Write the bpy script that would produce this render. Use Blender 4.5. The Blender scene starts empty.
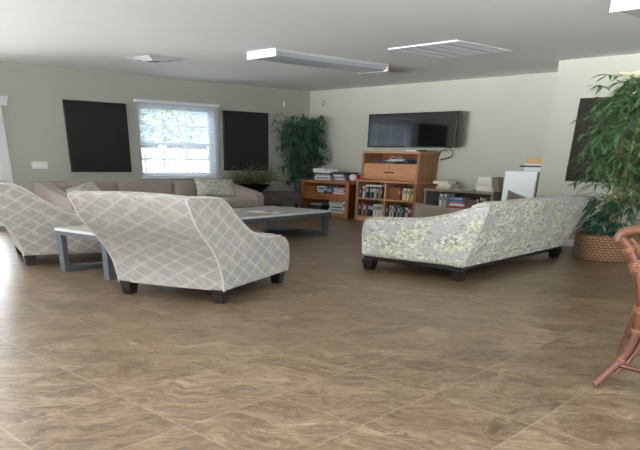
import bpy, bmesh, math, random
from mathutils import Vector, Matrix
R = math.radians
PI = math.pi
random.seed(7)
S = bpy.context.scene
COL = S.collection

# ------------------------------------------------------------------ view
S.view_settings.view_transform = 'Standard'
S.view_settings.look = 'None'
S.view_settings.gamma = 1.0
S.view_settings.use_curve_mapping = False
S.view_settings.exposure = 0.28

# ------------------------------------------------------------------ helpers
def lin(c):
    f = lambda v: (v/255)/12.92 if v/255 <= .04045 else ((v/255+.055)/1.055)**2.4
    return (f(c[0]), f(c[1]), f(c[2]), 1.0)

class NT:
    def __init__(s, name):
        s.m = bpy.data.materials.new(name); s.m.use_nodes = True
        s.t = s.m.node_tree; s.t.nodes.clear()
        s.out = s.t.nodes.new('ShaderNodeOutputMaterial')
    def n(s, typ, **props):
        nd = s.t.nodes.new('ShaderNode' + typ)
        for k, v in props.items(): setattr(nd, k, v)
        return nd
    def link(s, a, b): s.t.links.new(a, b)
    def setin(s, sock, v):
        if hasattr(v, 'is_output'): s.link(v, sock)
        elif v is not None:
            try: sock.default_value = v
            except Exception: sock.default_value = v[:3]
    def math(s, op, a, b=None, c=None):
        nd = s.n('Math', operation=op)
        s.setin(nd.inputs[0], a)
        if b is not None: s.setin(nd.inputs[1], b)
        if c is not None: s.setin(nd.inputs[2], c)
        return nd.outputs[0]
    def mix(s, fac, a, b, mode='MIX'):
        nd = s.n('Mix', data_type='RGBA', blend_type=mode)
        s.setin(nd.inputs[0], fac); s.setin(nd.inputs[6], a); s.setin(nd.inputs[7], b)
        return nd.outputs[2]
    def ramp(s, fac, stops, interp='LINEAR'):
        nd = s.n('ValToRGB'); nd.color_ramp.interpolation = interp
        el = nd.color_ramp.elements
        while len(el) < len(stops): el.new(.5)
        for e, (p, c) in zip(el, stops): e.position = p; e.color = c if len(c) == 4 else (*c, 1)
        s.setin(nd.inputs[0], fac)
        return nd.outputs[0]
    def noise(s, vec, scale, detail=3, rough=.55, dist=0.0):
        nd = s.n('TexNoise'); s.setin(nd.inputs['Vector'], vec)
        nd.inputs['Scale'].default_value = scale; nd.inputs['Detail'].default_value = detail
        nd.inputs['Roughness'].default_value = rough; nd.inputs['Distortion'].default_value = dist
        return nd.outputs[0]
    def mapping(s, vec, loc=(0,0,0), rot=(0,0,0), scale=(1,1,1)):
        nd = s.n('Mapping'); s.setin(nd.inputs[0], vec)
        nd.inputs['Location'].default_value = loc; nd.inputs['Rotation'].default_value = rot
        nd.inputs['Scale'].default_value = scale
        return nd.outputs[0]
    def bump(s, h, strength=.3, dist=.01):
        nd = s.n('Bump'); s.setin(nd.inputs['Height'], h)
        nd.inputs['Strength'].default_value = strength; nd.inputs['Distance'].default_value = dist
        return nd.outputs[0]
    def bsdf(s, color, rough=.6, metal=0.0, spec=.5, normal=None, sheen=0.0, emit=None, estr=0.0):
        p = s.n('BsdfPrincipled')
        s.setin(p.inputs['Base Color'], color); s.setin(p.inputs['Roughness'], rough)
        p.inputs['Metallic'].default_value = metal; p.inputs['Specular IOR Level'].default_value = spec
        if sheen: p.inputs['Sheen Weight'].default_value = sheen
        if normal is not None: s.link(normal, p.inputs['Normal'])
        if emit: p.inputs['Emission Color'].default_value = emit; p.inputs['Emission Strength'].default_value = estr
        s.link(p.outputs[0], s.out.inputs[0])
        return p
    @property
    def obj(s): return s.n('TexCoord').outputs['Object']
    @property
    def uv(s): return s.n('TexCoord').outputs['UV']

_mc = {}
def plain(c, rough=.6, metal=0.0, spec=.5, var=.08, scale=20):
    """A simple procedural colour with slight surface variation; c is sRGB 0-255."""
    k = (tuple(c), rough, metal, spec, var, scale)
    if k in _mc: return _mc[k]
    t = NT('paint_%d_%d_%d' % tuple(c)); b = lin(c)
    f = t.noise(t.obj, scale, 4)
    lo = tuple(v*(1-var) for v in b[:3]) + (1,); hi = tuple(min(1, v*(1+var)) for v in b[:3]) + (1,)
    t.bsdf(t.mix(f, lo, hi), rough, metal, spec)
    _mc[k] = t.m
    return t.m

def wood(name, c1, c2, axis='X', rough=.45, scale=6, knots=0.0):
    t = NT(name)
    sc = {'X': (.25, 3, 3), 'Y': (3, .25, 3), 'Z': (3, 3, .25)}[axis]
    v = t.mapping(t.obj, scale=sc)
    f = t.noise(v, scale, 6, .65, .6)
    f2 = t.noise(v, scale*5, 3)
    c = t.ramp(f, [(.3, lin(c1)), (.7, lin(c2))])
    c = t.mix(t.math('MULTIPLY', f2, .35), c, lin(tuple(x*.72 for x in c1)))
    if knots:
        vo = t.n('TexVoronoi'); t.setin(vo.inputs['Vector'], t.obj); vo.inputs['Scale'].default_value = 3.2
        k = t.math('LESS_THAN', vo.outputs['Distance'], knots)
        c = t.mix(t.math('MULTIPLY', k, .55), c, lin(tuple(x*.45 for x in c1)))
    t.bsdf(c, rough, normal=t.bump(f, .08, .004))
    return t.m

class MB:
    """Collects shapes; build() links them as ONE mesh object."""
    def __init__(s): s.v = []; s.f = []; s.uv = []; s.mi = []; s.cur = 0
    def add(s, verts, faces, uvs=None):
        o = len(s.v); s.v += [tuple(p) for p in verts]
        for i, f in enumerate(faces):
            s.f.append([o+j for j in f]); s.mi.append(s.cur)
            s.uv.append(uvs[i] if uvs else None)
        return s
    def box(s, x0, x1, y0, y1, z0, z1, M=None):
        p = [Vector(q) for q in ((x0,y0,z0),(x1,y0,z0),(x1,y1,z0),(x0,y1,z0),(x0,y0,z1),(x1,y0,z1),(x1,y1,z1),(x0,y1,z1))]
        if M is not None: p = [M @ q for q in p]
        return s.add(p, [(0,3,2,1),(4,5,6,7),(0,1,5,4),(1,2,6,5),(2,3,7,6),(3,0,4,7)])
    def taper(s, c, z0, z1, b, t, top_off=(0,0)):
        """tapered square leg: half sizes b=(x,y) at z0, t at z1"""
        x, y = c; dx, dy = top_off
        p = [(x-b[0],y-b[1],z0),(x+b[0],y-b[1],z0),(x+b[0],y+b[1],z0),(x-b[0],y+b[1],z0),
             (x+dx-t[0],y+dy-t[1],z1),(x+dx+t[0],y+dy-t[1],z1),(x+dx+t[0],y+dy+t[1],z1),(x+dx-t[0],y+dy+t[1],z1)]
        return s.add(p, [(0,3,2,1),(4,5,6,7),(0,1,5,4),(1,2,6,5),(2,3,7,6),(3,0,4,7)])
    def prism(s, poly, x0, x1):
        """poly = [(y,z)...] counter-clockwise seen from +X, extruded along X; UVs in metres"""
        n = len(poly); v = [(x0, y, z) for y, z in poly] + [(x1, y, z) for y, z in poly]
        L = [0]
        for i in range(n): L.append(L[-1] + math.dist(poly[i], poly[(i+1) % n]))
        fs = [list(range(n-1, -1, -1)), list(range(n, 2*n))]
        us = [[poly[i] for i in range(n-1, -1, -1)], [poly[i] for i in range(n)]]
        for i in range(n):
            j = (i+1) % n
            fs.append((i, j, n+j, n+i)); us.append([(x0, L[i]), (x0, L[i+1]), (x1, L[i+1]), (x1, L[i])])
        return s.add(v, fs, us)
    def grid(s, rows, uvrows=None, close_v=False):
        n, m = len(rows), len(rows[0]); v = [p for r in rows for p in r]; fs = []; us = []
        for i in range(n if close_v else n-1):
            i2 = (i+1) % n
            for j in range(m-1):
                fs.append((i*m+j, i*m+j+1, i2*m+j+1, i2*m+j))
                if uvrows:
                    k = i+1
                    us.append([uvrows[i][j], uvrows[i][j+1], uvrows[k][j+1], uvrows[k][j]])
        return s.add(v, fs, us if uvrows else None)
    def tube(s, path, r, seg=8, caps=True):
        pts = [Vector(p) for p in path]; n = len(pts)
        rr = r if isinstance(r, (list, tuple)) else [r]*n
        d0 = (pts[1]-pts[0]).normalized()
        up = Vector((0,0,1)) if abs(d0.z) < .9 else Vector((1,0,0))
        a = d0.cross(up).normalized(); verts = []
        for i in range(n):
            d = (pts[min(i+1, n-1)] - pts[max(i-1, 0)]).normalized()
            a = (a - d*a.dot(d)).normalized(); b = d.cross(a)
            for k in range(seg):
                th = 2*PI*k/seg
                verts.append(pts[i] + (a*math.cos(th) + b*math.sin(th))*rr[i])
        fs = []
        for i in range(n-1):
            for k in range(seg):
                k2 = (k+1) % seg
                fs.append((i*seg+k, i*seg+k2, (i+1)*seg+k2, (i+1)*seg+k))
        if caps:
            fs.append(tuple(range(seg-1, -1, -1))); fs.append(tuple(range((n-1)*seg, n*seg)))
        return s.add(verts, fs)
    def lathe(s, prof, c=(0,0,0), seg=32, sx=1.0, sy=1.0):
        """prof = [(r,z)...] bottom to top on the outside"""
        verts = []; n = len(prof)
        for r, z in prof:
            for k in range(seg):
                th = 2*PI*k/seg
                verts.append((c[0]+r*math.cos(th)*sx, c[1]+r*math.sin(th)*sy, c[2]+z))
        fs = []; us = []
        for i in range(n-1):
            for k in range(seg):
                k2 = (k+1) % seg
                fs.append((i*seg+k, i*seg+k2, (i+1)*seg+k2, (i+1)*seg+k))
                r = max(prof[i][0], .05); L = 2*PI*max(p[0] for p in prof)/seg
                us.append([(k*L, prof[i][1]), ((k+1)*L, prof[i][1]), ((k+1)*L, prof[i+1][1]), (k*L, prof[i+1][1])])
        return s.add(verts, fs, us)
    def pillow(s, w, h, t, n=12, pinch=.07):
        """throw pillow lying in XZ, thickness along Y, centre at origin"""
        for sg in (1, -1):
            rows = []; uvr = []
            for i in range(n+1):
                v = -1 + 2*i/n; row = []; ur = []
                for j in range(n+1):
                    u = -1 + 2*j/n
                    px = u*w/2*(1 - pinch*(1-v*v)); pz = v*h/2*(1 - pinch*(1-u*u))
                    th = t/2*max(0, (1-u**4))**.6*max(0, (1-v**4))**.6
                    row.append((px, sg*-th, pz)); ur.append((u*w/2, v*h/2))
                if sg < 0: row.reverse(); ur.reverse()
                rows.append(row); uvr.append(ur)
            s.grid(rows, uvr)
        return s
    def cushion(s, w, d, h, n=10, puff=.12, e=.12):
        """rounded box cushion, base at z=0, centre of footprint at origin"""
        bm = bmesh.new(); bmesh.ops.create_cube(bm, size=2)
        bmesh.ops.subdivide_edges(bm, edges=bm.edges[:], cuts=n, use_grid_fill=True)
        vs = []
        for v in bm.verts:
            x, y, z = v.co
            q = lambda a: math.copysign(abs(a), a)
            ex = max(abs(x), abs(y), abs(z))
            c = Vector((x*w/2, y*d/2, z*h/2))
            r = min(e, h*.48)
            inner = Vector((max(-w/2+r, min(w/2-r, c.x)), max(-d/2+r, min(d/2-r, c.y)), max(-h/2+r, min(h/2-r, c.z))))
            dv = c - inner
            if dv.length > 1e-6: c = inner + dv.normalized()*min(dv.length, r)
            c.z += (1-x*x)*(1-y*y)*puff*h*(1 if z > 0 else 0)*max(0, z)
            vs.append((c.x, c.y, c.z + h/2))
        bm.verts.index_update()
        s.add(vs, [[v.index for v in f.verts] for f in bm.faces]); bm.free()
        return s
    def xform(s, M):
        s.v = [tuple(M @ Vector(p)) for p in s.v]; return s
    def build(s, name, mat, parent=None, smooth=35, bevel=0.0, segs=2, loc=None, rot=None):
        me = bpy.data.meshes.new(name)
        me.from_pydata(s.v, [], s.f)
        mats = mat if isinstance(mat, (list, tuple)) else [mat]
        for m in mats: me.materials.append(m)
        ul = me.uv_layers.new(name='UVMap')
        for p in me.polygons:
            p.material_index = s.mi[p.index]; u = s.uv[p.index]
            nx, ny, nz = (abs(c) for c in p.normal)
            for k, li in enumerate(p.loop_indices):
                if u: ul.data[li].uv = u[k]
                else:
                    c = me.vertices[me.loops[li].vertex_index].co
                    ul.data[li].uv = (c.y, c.z) if nx >= ny and nx >= nz else ((c.x, c.z) if ny >= nz else (c.x, c.y))
        bm = bmesh.new(); bm.from_mesh(me)
        bmesh.ops.remove_doubles(bm, verts=bm.verts[:], dist=1e-5)
        bmesh.ops.recalc_face_normals(bm, faces=bm.faces[:])
        bm.to_mesh(me); bm.free()
        if smooth:
            for p in me.polygons: p.use_smooth = True
            me.set_sharp_from_angle(angle=R(smooth))
        o = bpy.data.objects.new(name, me); COL.objects.link(o)
        if bevel:
            b = o.modifiers.new('Bevel', 'BEVEL'); b.width = bevel; b.segments = segs; b.limit_method = 'ANGLE'; b.angle_limit = R(40)
            b.harden_normals = False
        if parent: o.parent = parent
        if loc: o.location = loc
        if rot: o.rotation_euler = rot
        return o

def tag(o, label, cat, group=None, kind=None):
    o['label'] = label; o['category'] = cat
    if group: o['group'] = group
    if kind: o['kind'] = kind
    return o
def thing(name, label, cat, loc=(0,0,0), rz=0.0, group=None):
    o = bpy.data.objects.new(name, None); o.empty_display_size = .1; COL.objects.link(o)
    o.location = loc; o.rotation_euler = (0, 0, rz)
    return tag(o, label, cat, group)
def struct(o, label, cat):
    return tag(o, label, cat, kind='structure')
def children(o): return [c for c in COL.objects if c.parent == o]
def copy_tree(o, parent=None):
    c = o.copy(); COL.objects.link(c)
    if parent: c.parent = parent
    for ch in children(o): copy_tree(ch, c)
    return c

# ------------------------------------------------------------------ materials
def wall_mat():
    t = NT('wall_paint'); f = t.noise(t.obj, 1.2, 3); g = t.noise(t.obj, 160, 2)
    c = t.mix(f, lin((179,178,165)), lin((184,183,170)))
    t.bsdf(c, .7, spec=.25, normal=t.bump(g, .06, .002)); return t.m
M_WALL = wall_mat()
def ceil_mat():
    t = NT('ceiling_paint'); g = t.noise(t.obj, 120, 2)
    t.bsdf(t.mix(t.noise(t.obj, .8), lin((240,240,240)), lin((245,245,244))), .8, spec=.2, normal=t.bump(g, .08, .002)); return t.m
M_CEIL = ceil_mat()
def floor_mat():
    t = NT('stone_tile'); sep = t.n('SeparateXYZ'); t.link(t.obj, sep.inputs[0])
    x, y = sep.outputs[0], sep.outputs[1]
    # tile grid: lines run at about 97 and 2 degrees
    u = t.math('DIVIDE', t.math('ADD', t.math('ADD', x, t.math('MULTIPLY', y, .123)), 2.42), .63)
    v = t.math('DIVIDE', t.math('SUBTRACT', t.math('SUBTRACT', y, t.math('MULTIPLY', x, .03)), 1.70), .68)
    iu, iv = t.math('FLOOR', u), t.math('FLOOR', v)
    fu, fv = t.math('FRACT', u), t.math('FRACT', v)
    edge = t.math('MINIMUM', t.math('MINIMUM', fu, t.math('SUBTRACT', 1, fu)), t.math('MINIMUM', fv, t.math('SUBTRACT', 1, fv)))
    grout = t.math('LESS_THAN', edge, .0075)
    cmb = t.n('CombineXYZ'); t.link(iu, cmb.inputs[0]); t.link(iv, cmb.inputs[1])
    wn = t.n('TexWhiteNoise', noise_dimensions='3D'); t.link(cmb.outputs[0], wn.inputs['Vector'])
    # every tile shifts its own stone figure
    vr = t.n('VectorRotate', rotation_type='Z_AXIS'); t.link(t.obj, vr.inputs['Vector'])
    t.link(t.math('ADD', t.math('MULTIPLY', wn.outputs['Value'], 1.0), -1.25), vr.inputs['Angle'])
    off = t.n('VectorMath', operation='SCALE'); t.link(wn.outputs['Color'], off.inputs[0]); off.inputs['Scale'].default_value = 40
    ad = t.n('VectorMath', operation='ADD'); t.link(vr.outputs[0], ad.inputs[0]); t.link(off.outputs[0], ad.inputs[1])
    wp = t.n('TexNoise'); t.link(ad.outputs[0], wp.inputs['Vector']); wp.inputs['Scale'].default_value = 2.2; wp.inputs['Detail'].default_value = 4
    ws = t.n('VectorMath', operation='SCALE'); t.link(wp.outputs['Color'], ws.inputs[0]); ws.inputs['Scale'].default_value = .55
    aw = t.n('VectorMath', operation='ADD'); t.link(ad.outputs[0], aw.inputs[0]); t.link(ws.outputs[0], aw.inputs[1])
    n1 = t.noise(t.mapping(aw.outputs[0], scale=(1.0, 2.3, 1)), 1.7, 8, .62, .8)
    n2 = t.noise(t.mapping(aw.outputs[0], scale=(1.3, 3.6, 1)), 3.4, 8, .7, 1.2)
    n3 = t.noise(t.mapping(aw.outputs[0], scale=(1.6, 4, 1)), 13, 6, .72)
    f = t.math('ADD', t.math('MULTIPLY', n1, .36), t.math('ADD', t.math('MULTIPLY', n2, .38), t.math('MULTIPLY', n3, .26)))
    f = t.math('ADD', t.math('MULTIPLY', t.math('SUBTRACT', f, .5), 1.3), .5)
    c = t.ramp(f, [(.36, lin((90,68,48))), (.45, lin((122,97,71))), (.515, lin((145,119,91))), (.58, lin((168,144,114))), (.66, lin((200,180,150)))])
    vein = t.math('ABSOLUTE', t.math('SUBTRACT', n2, .53))
    c = t.mix(t.math('MULTIPLY', t.math('LESS_THAN', vein, .010), .4), c, lin((190,172,148)))
    br = t.n('HueSaturation'); t.link(c, br.inputs['Color'])
    t.link(t.math('ADD', t.math('MULTIPLY', wn.outputs['Value'], .12), .60), br.inputs['Value'])
    c = t.mix(t.math('MULTIPLY', grout, .38), br.outputs[0], lin((168,151,128)))
    rough = t.math('ADD', t.math('MULTIPLY', n2, .16), .27)
    t.bsdf(c, rough, spec=.6, normal=t.bump(t.math('SUBTRACT', n2, t.math('MULTIPLY', grout, .6)), .10, .004)); return t.m
M_FLOOR = floor_mat()
M_TRIM = plain((228,229,228), .45, var=.02)
M_VINYL = plain((236,238,240), .4, var=.02)

def lattice_mat():
    t = NT('lattice_fabric'); sep = t.n('SeparateXYZ'); t.link(t.uv, sep.inputs[0])
    u = t.math('DIVIDE', sep.outputs[0], .25); v = t.math('DIVIDE', sep.outputs[1], .128)
    a, b = t.math('ADD', u, v), t.math('SUBTRACT', u, v)
    def lines(q):
        d = t.math('ABSOLUTE', t.math('SUBTRACT', t.math('FRACT', t.math('ADD', q, 50)), .5))
        wide = t.math('LESS_THAN', d, .075); gap = t.math('LESS_THAN', d, .022)
        return t.math('SUBTRACT', wide, gap)
    l = t.math('MAXIMUM', lines(a), lines(b))
    g = t.noise(t.uv, 30, 4, .7); w = t.noise(t.mapping(t.uv, scale=(1, 8, 1)), 90, 2)
    base = t.mix(g, lin((146,141,135)), lin((169,165,159)))
    base = t.mix(t.math('MULTIPLY', t.math('GREATER_THAN', t.noise(t.uv, 9, 3), .56), .35), base, lin((196,192,160)))
    c = t.mix(t.math('MULTIPLY', l, .5), base, lin((208,207,211)))
    t.bsdf(c, .85, spec=.2, sheen=.15, normal=t.bump(w, .15, .003)); return t.m
M_LAT = lattice_mat()
def floral_mat(name, k=1.0):
    t = NT(name); uv = t.uv
    wp = t.n('TexNoise'); t.link(uv, wp.inputs['Vector']); wp.inputs['Scale'].default_value = 6*k; wp.inputs['Detail'].default_value = 4
    sc = t.n('VectorMath', operation='SCALE'); t.link(wp.outputs['Color'], sc.inputs[0]); sc.inputs['Scale'].default_value = .16
    ad = t.n('VectorMath', operation='ADD'); t.link(uv, ad.inputs[0]); t.link(sc.outputs[0], ad.inputs[1])
    d = t.mapping(ad.outputs[0], rot=(0,0,R(-38)), scale=(1, 1.8, 1))
    base = t.mix(t.noise(d, 5*k, 5, .65), lin((150,150,148)), lin((206,205,202)))
    clus = t.noise(d, 3.0*k, 4, .55)
    M = t.ramp(clus, [(.41, (0,0,0)), (.49, (1,1,1))])
    vo = t.n('TexVoronoi'); t.link(d, vo.inputs['Vector']); vo.inputs['Scale'].default_value = 26*k
    hue = t.n('SeparateColor'); t.link(vo.outputs['Color'], hue.inputs[0])
    pet = t.ramp(hue.outputs[0], [(0, lin((150,150,140))), (.22, lin((196,196,160))), (.38, lin((214,212,186))), (.58, lin((228,226,214))), (.85, lin((238,236,228)))], 'CONSTANT')
    pet = t.mix(t.math('MULTIPLY', t.math('GREATER_THAN', vo.outputs['Distance'], .62), .6), pet, lin((160,160,146)))
    yel = t.ramp(t.noise(t.mapping(d, loc=(4, 8, 0)), 3.2*k, 3), [(.5, (0,0,0)), (.6, (1,1,1))])
    pet = t.mix(t.math('MULTIPLY', yel, .36), pet, lin((202,202,148)))
    c = t.mix(t.math('MULTIPLY', M, .85), base, pet)
    vo2 = t.n('TexVoronoi'); t.link(d, vo2.inputs['Vector']); vo2.inputs['Scale'].default_value = 17*k
    spot = t.math('LESS_THAN', vo2.outputs['Distance'], .26)
    c = t.mix(t.math('MULTIPLY', spot, .5), c, lin((226,225,214)))
    st = t.noise(t.mapping(ad.outputs[0], loc=(5,1,0), rot=(0,0,R(-40)), scale=(3, 11, 1)), 4*k, 4, .6)
    c = t.mix(t.math('MULTIPLY', t.math('GREATER_THAN', st, .60), .55), c, lin((112,114,112)))
    t.bsdf(c, .85, spec=.2, sheen=.1, normal=t.bump(t.noise(uv, 220, 2), .1, .002)); return t.m
M_FLORAL = floral_mat('floral_fabric', .95)
M_FLORAL_P = floral_mat('floral_pillow_fabric', 1.5)
def cloth(name, c, var=.1):
    t = NT(name); b = lin(c)
    f = t.noise(t.obj, 7, 5); w = t.noise(t.obj, 260, 2)
    t.bsdf(t.mix(f, tuple(v*(1-var) for v in b[:3])+(1,), tuple(v*(1+var) for v in b[:3])+(1,)), .9, spec=.15, sheen=.2, normal=t.bump(w, .2, .002)); return t.m
M_TAUPE = cloth('taupe_upholstery', (158,146,137))
M_TAUPE2 = cloth('taupe_cushion', (106,94,83))
M_PIPE = cloth('pale_piping', (200,196,188))
M_PIPE_T = cloth('taupe_piping', (140,128,120))
M_BLACKWOOD = plain((26,23,22), .35)
M_PANEL = cloth('black_panel_cloth', (41,43,40), .06)
M_PANEL_R = cloth('charcoal_panel_cloth', (48,47,39), .06)
M_METAL = plain((88,93,99), .45, metal=.25, var=.06)
M_WHITETOP = wood('whitewashed_top', (228,227,221), (243,242,238), 'Y', .22)
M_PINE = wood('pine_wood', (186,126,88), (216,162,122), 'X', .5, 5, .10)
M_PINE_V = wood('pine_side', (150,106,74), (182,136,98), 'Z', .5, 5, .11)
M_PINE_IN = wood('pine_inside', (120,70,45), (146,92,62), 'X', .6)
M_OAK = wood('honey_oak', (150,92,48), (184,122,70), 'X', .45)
M_OAK_D = wood('shaded_oak_side', (92,48,28), (112,62,38), 'Z', .5)  # oak darkened so the unit's shadowed side is in the colour
M_GREYWOOD = wood('grey_brown_wood', (92,86,78), (120,113,104), 'Y', .5)
M_SHELFGREY = wood('weathered_shelf', (128,116,104), (160,150,138), 'X', .5)
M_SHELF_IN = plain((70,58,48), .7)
M_PAGE = plain((222,216,200), .8, var=.1, scale=90)
M_DARK = plain((22,22,24), .5)
M_STEEL = plain((120,122,124), .35, metal=.8)

def leaf_mat(name, a, b):
    t = NT(name); f = t.noise(t.obj, 5, 4, .6)
    p = t.bsdf(t.mix(f, lin(a), lin(b)), .45, spec=.4)
    return t.m
M_LEAF_DK = leaf_mat('bluish_green_leaves', (30,74,54), (66,124,92))
M_LEAF = leaf_mat('bamboo_leaves', (52,88,52), (122,158,106))
M_FERN = leaf_mat('olive_leaves', (84,96,58), (140,146,98))
M_CANE = plain((158,138,90), .5, var=.2, scale=9)
M_SOIL = plain((40,30,22), .9)

def basket_mat():
    t = NT('woven_basket'); sep = t.n('SeparateXYZ'); t.link(t.uv, sep.inputs[0])
    u = t.math('MULTIPLY', sep.outputs[0], 16); v = t.math('MULTIPLY', sep.outputs[1], 30)
    row = t.math('FLOOR', v)
    s = t.math('SINE', t.math('MULTIPLY', t.math('ADD', u, t.math('MULTIPLY', row, .5)), 2*PI))
    h = t.math('MULTIPLY', t.math('SINE', t.math('MULTIPLY', t.math('FRACT', v), PI)), t.math('ADD', t.math('MULTIPLY', s, .35), .65))
    n = t.noise(t.uv, 14, 5, .7)
    c = t.mix(h, lin((96,64,44)), t.mix(n, lin((150,106,74)), lin((204,164,128))))
    t.bsdf(c, .6, normal=t.bump(h, .8, .012)); return t.m
M_BASKET = basket_mat()
def rattan_mat():
    t = NT('rattan_cane'); f = t.noise(t.mapping(t.obj, scale=(4,4,1)), 6, 5, .6)
    t.bsdf(t.mix(f, lin((76,42,29)), lin((116,71,50))), .35, spec=.5); return t.m
M_RATTAN = rattan_mat()
M_BIND = plain((128,84,58), .45)

def slat_mat():
    t = NT('blind_vinyl'); p = t.n('BsdfPrincipled'); p.inputs['Base Color'].default_value = lin((240,242,244)); p.inputs['Roughness'].default_value = .4
    tr = t.n('BsdfTranslucent'); tr.inputs[0].default_value = lin((236,240,246))
    f = t.math('ADD', t.math('MULTIPLY', t.noise(t.obj, 3), 0.06), .62)
    mx = t.n('MixShader'); t.link(f, mx.inputs[0]); t.link(p.outputs[0], mx.inputs[1]); t.link(tr.outputs[0], mx.inputs[2])
    t.link(mx.outputs[0], t.out.inputs[0]); return t.m
M_SLAT = slat_mat()
def glass_mat():
    t = NT('window_glass')
    tr = t.n('BsdfTransparent'); tr.inputs[0].default_value = (.97,.98,.98,1)
    gl = t.n('BsdfGlossy'); gl.inputs['Roughness'].default_value = .02
    fr = t.n('Fresnel'); fr.inputs['IOR'].default_value = 1.45
    mx = t.n('MixShader'); t.link(fr.outputs[0], mx.inputs[0]); t.link(tr.outputs[0], mx.inputs[1]); t.link(gl.outputs[0], mx.inputs[2])
    t.link(mx.outputs[0], t.out.inputs[0]); return t.m
M_GLASS = glass_mat()

# ------------------------------------------------------------------ room shell
CE = 2.507; XL = -12.94; YB = 11.94; YR = 10.63; XE = -6.09; X1 = 3.6; Y0 = -5.0
def pierced(axis, pos, thick, a0, a1, z0, z1, holes, name, mat, label):
    """Wall in the plane axis=pos with rectangular openings (a0,a1,z0,z1); thickness away from the room."""
    m = MB(); xs = sorted({a0, a1, *[h[0] for h in holes], *[h[1] for h in holes]})
    zs = sorted({z0, z1, *[h[2] for h in holes], *[h[3] for h in holes]})
    for i in range(len(xs)-1):
        for k in range(len(zs)-1):
            ca, cz = (xs[i]+xs[i+1])/2, (zs[k]+zs[k+1])/2
            if any(h[0] < ca < h[1] and h[2] < cz < h[3] for h in holes): continue
            lo, hi = min(pos, pos+thick), max(pos, pos+thick)
            if axis == 'x': m.box(lo, hi, xs[i], xs[i+1], zs[k], zs[k+1])
            else: m.box(xs[i], xs[i+1], lo, hi, zs[k], zs[k+1])
    return struct(m.build(name, mat, smooth=0), label, 'wall')
W1 = (7.45, 9.24, .78, 2.05); W2 = (2.75, 4.60, .62, 1.88); W3 = (-3.6, .6, .2, 2.0)  # the last opening is unseen, added to let in more light
pierced('x', XL, -.26, Y0-.26, YB+.26, 0, CE, [W1, W2, W3], 'wall_left', M_WALL, 'grey-green wall with the windows, left of the room')
B1 = (-11.6, -6.6, .80, 2.25); B2 = (-4.6, 1.2, .80, 2.25)  # unseen openings added and sized to light the room from behind
pierced('y', Y0, -.2, XL, X1, 0, CE, [B1, B2], 'wall_front', M_WALL, 'grey-green wall opposite the television, behind the viewer')
struct(MB().box(XL, XE, YB, YB+.2, 0, CE).build('wall_back', M_WALL, smooth=0), 'grey-green wall that carries the television', 'wall')
struct(MB().box(XE, X1, YR, YB+.2, 0, CE).build('wall_right', M_WALL, smooth=0), 'grey-green wall that steps forward behind the basket bamboo', 'wall')
S1 = (-2.5, 7.5, .15, 2.15)  # unseen opening added as a light source on the right
pierced('x', X1, .2, Y0-.2, YB+.2, 0, CE, [S1], 'wall_side', M_WALL, 'grey-green wall closing the room on the right, with an added window')
struct(MB().box(XL-.26, X1+.2, Y0-.26, YB+.2, -.15, 0).build('floor', M_FLOOR, smooth=0), 'brown marbled stone tile floor', 'floor')
struct(MB().box(XL-.26, X1+.2, Y0-.26, YB+.2, CE, CE+.15).build('ceiling', M_CEIL, smooth=0), 'flat white painted ceiling', 'ceiling')
bb = .10
struct(MB().box(XL, XL+.018, Y0, YB, 0, bb).build('baseboard_left', M_TRIM, smooth=0), 'white baseboard under the windows', 'baseboard')
struct(MB().box(XL+.018, XE, YB-.018, YB, 0, bb).build('baseboard_back', M_TRIM, smooth=0), 'white baseboard under the television', 'baseboard')
struct(MB().box(XE, X1, YR-.018, YR, 0, bb).build('baseboard_right', M_TRIM, smooth=0), 'white baseboard behind the basket bamboo', 'baseboard')

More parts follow.
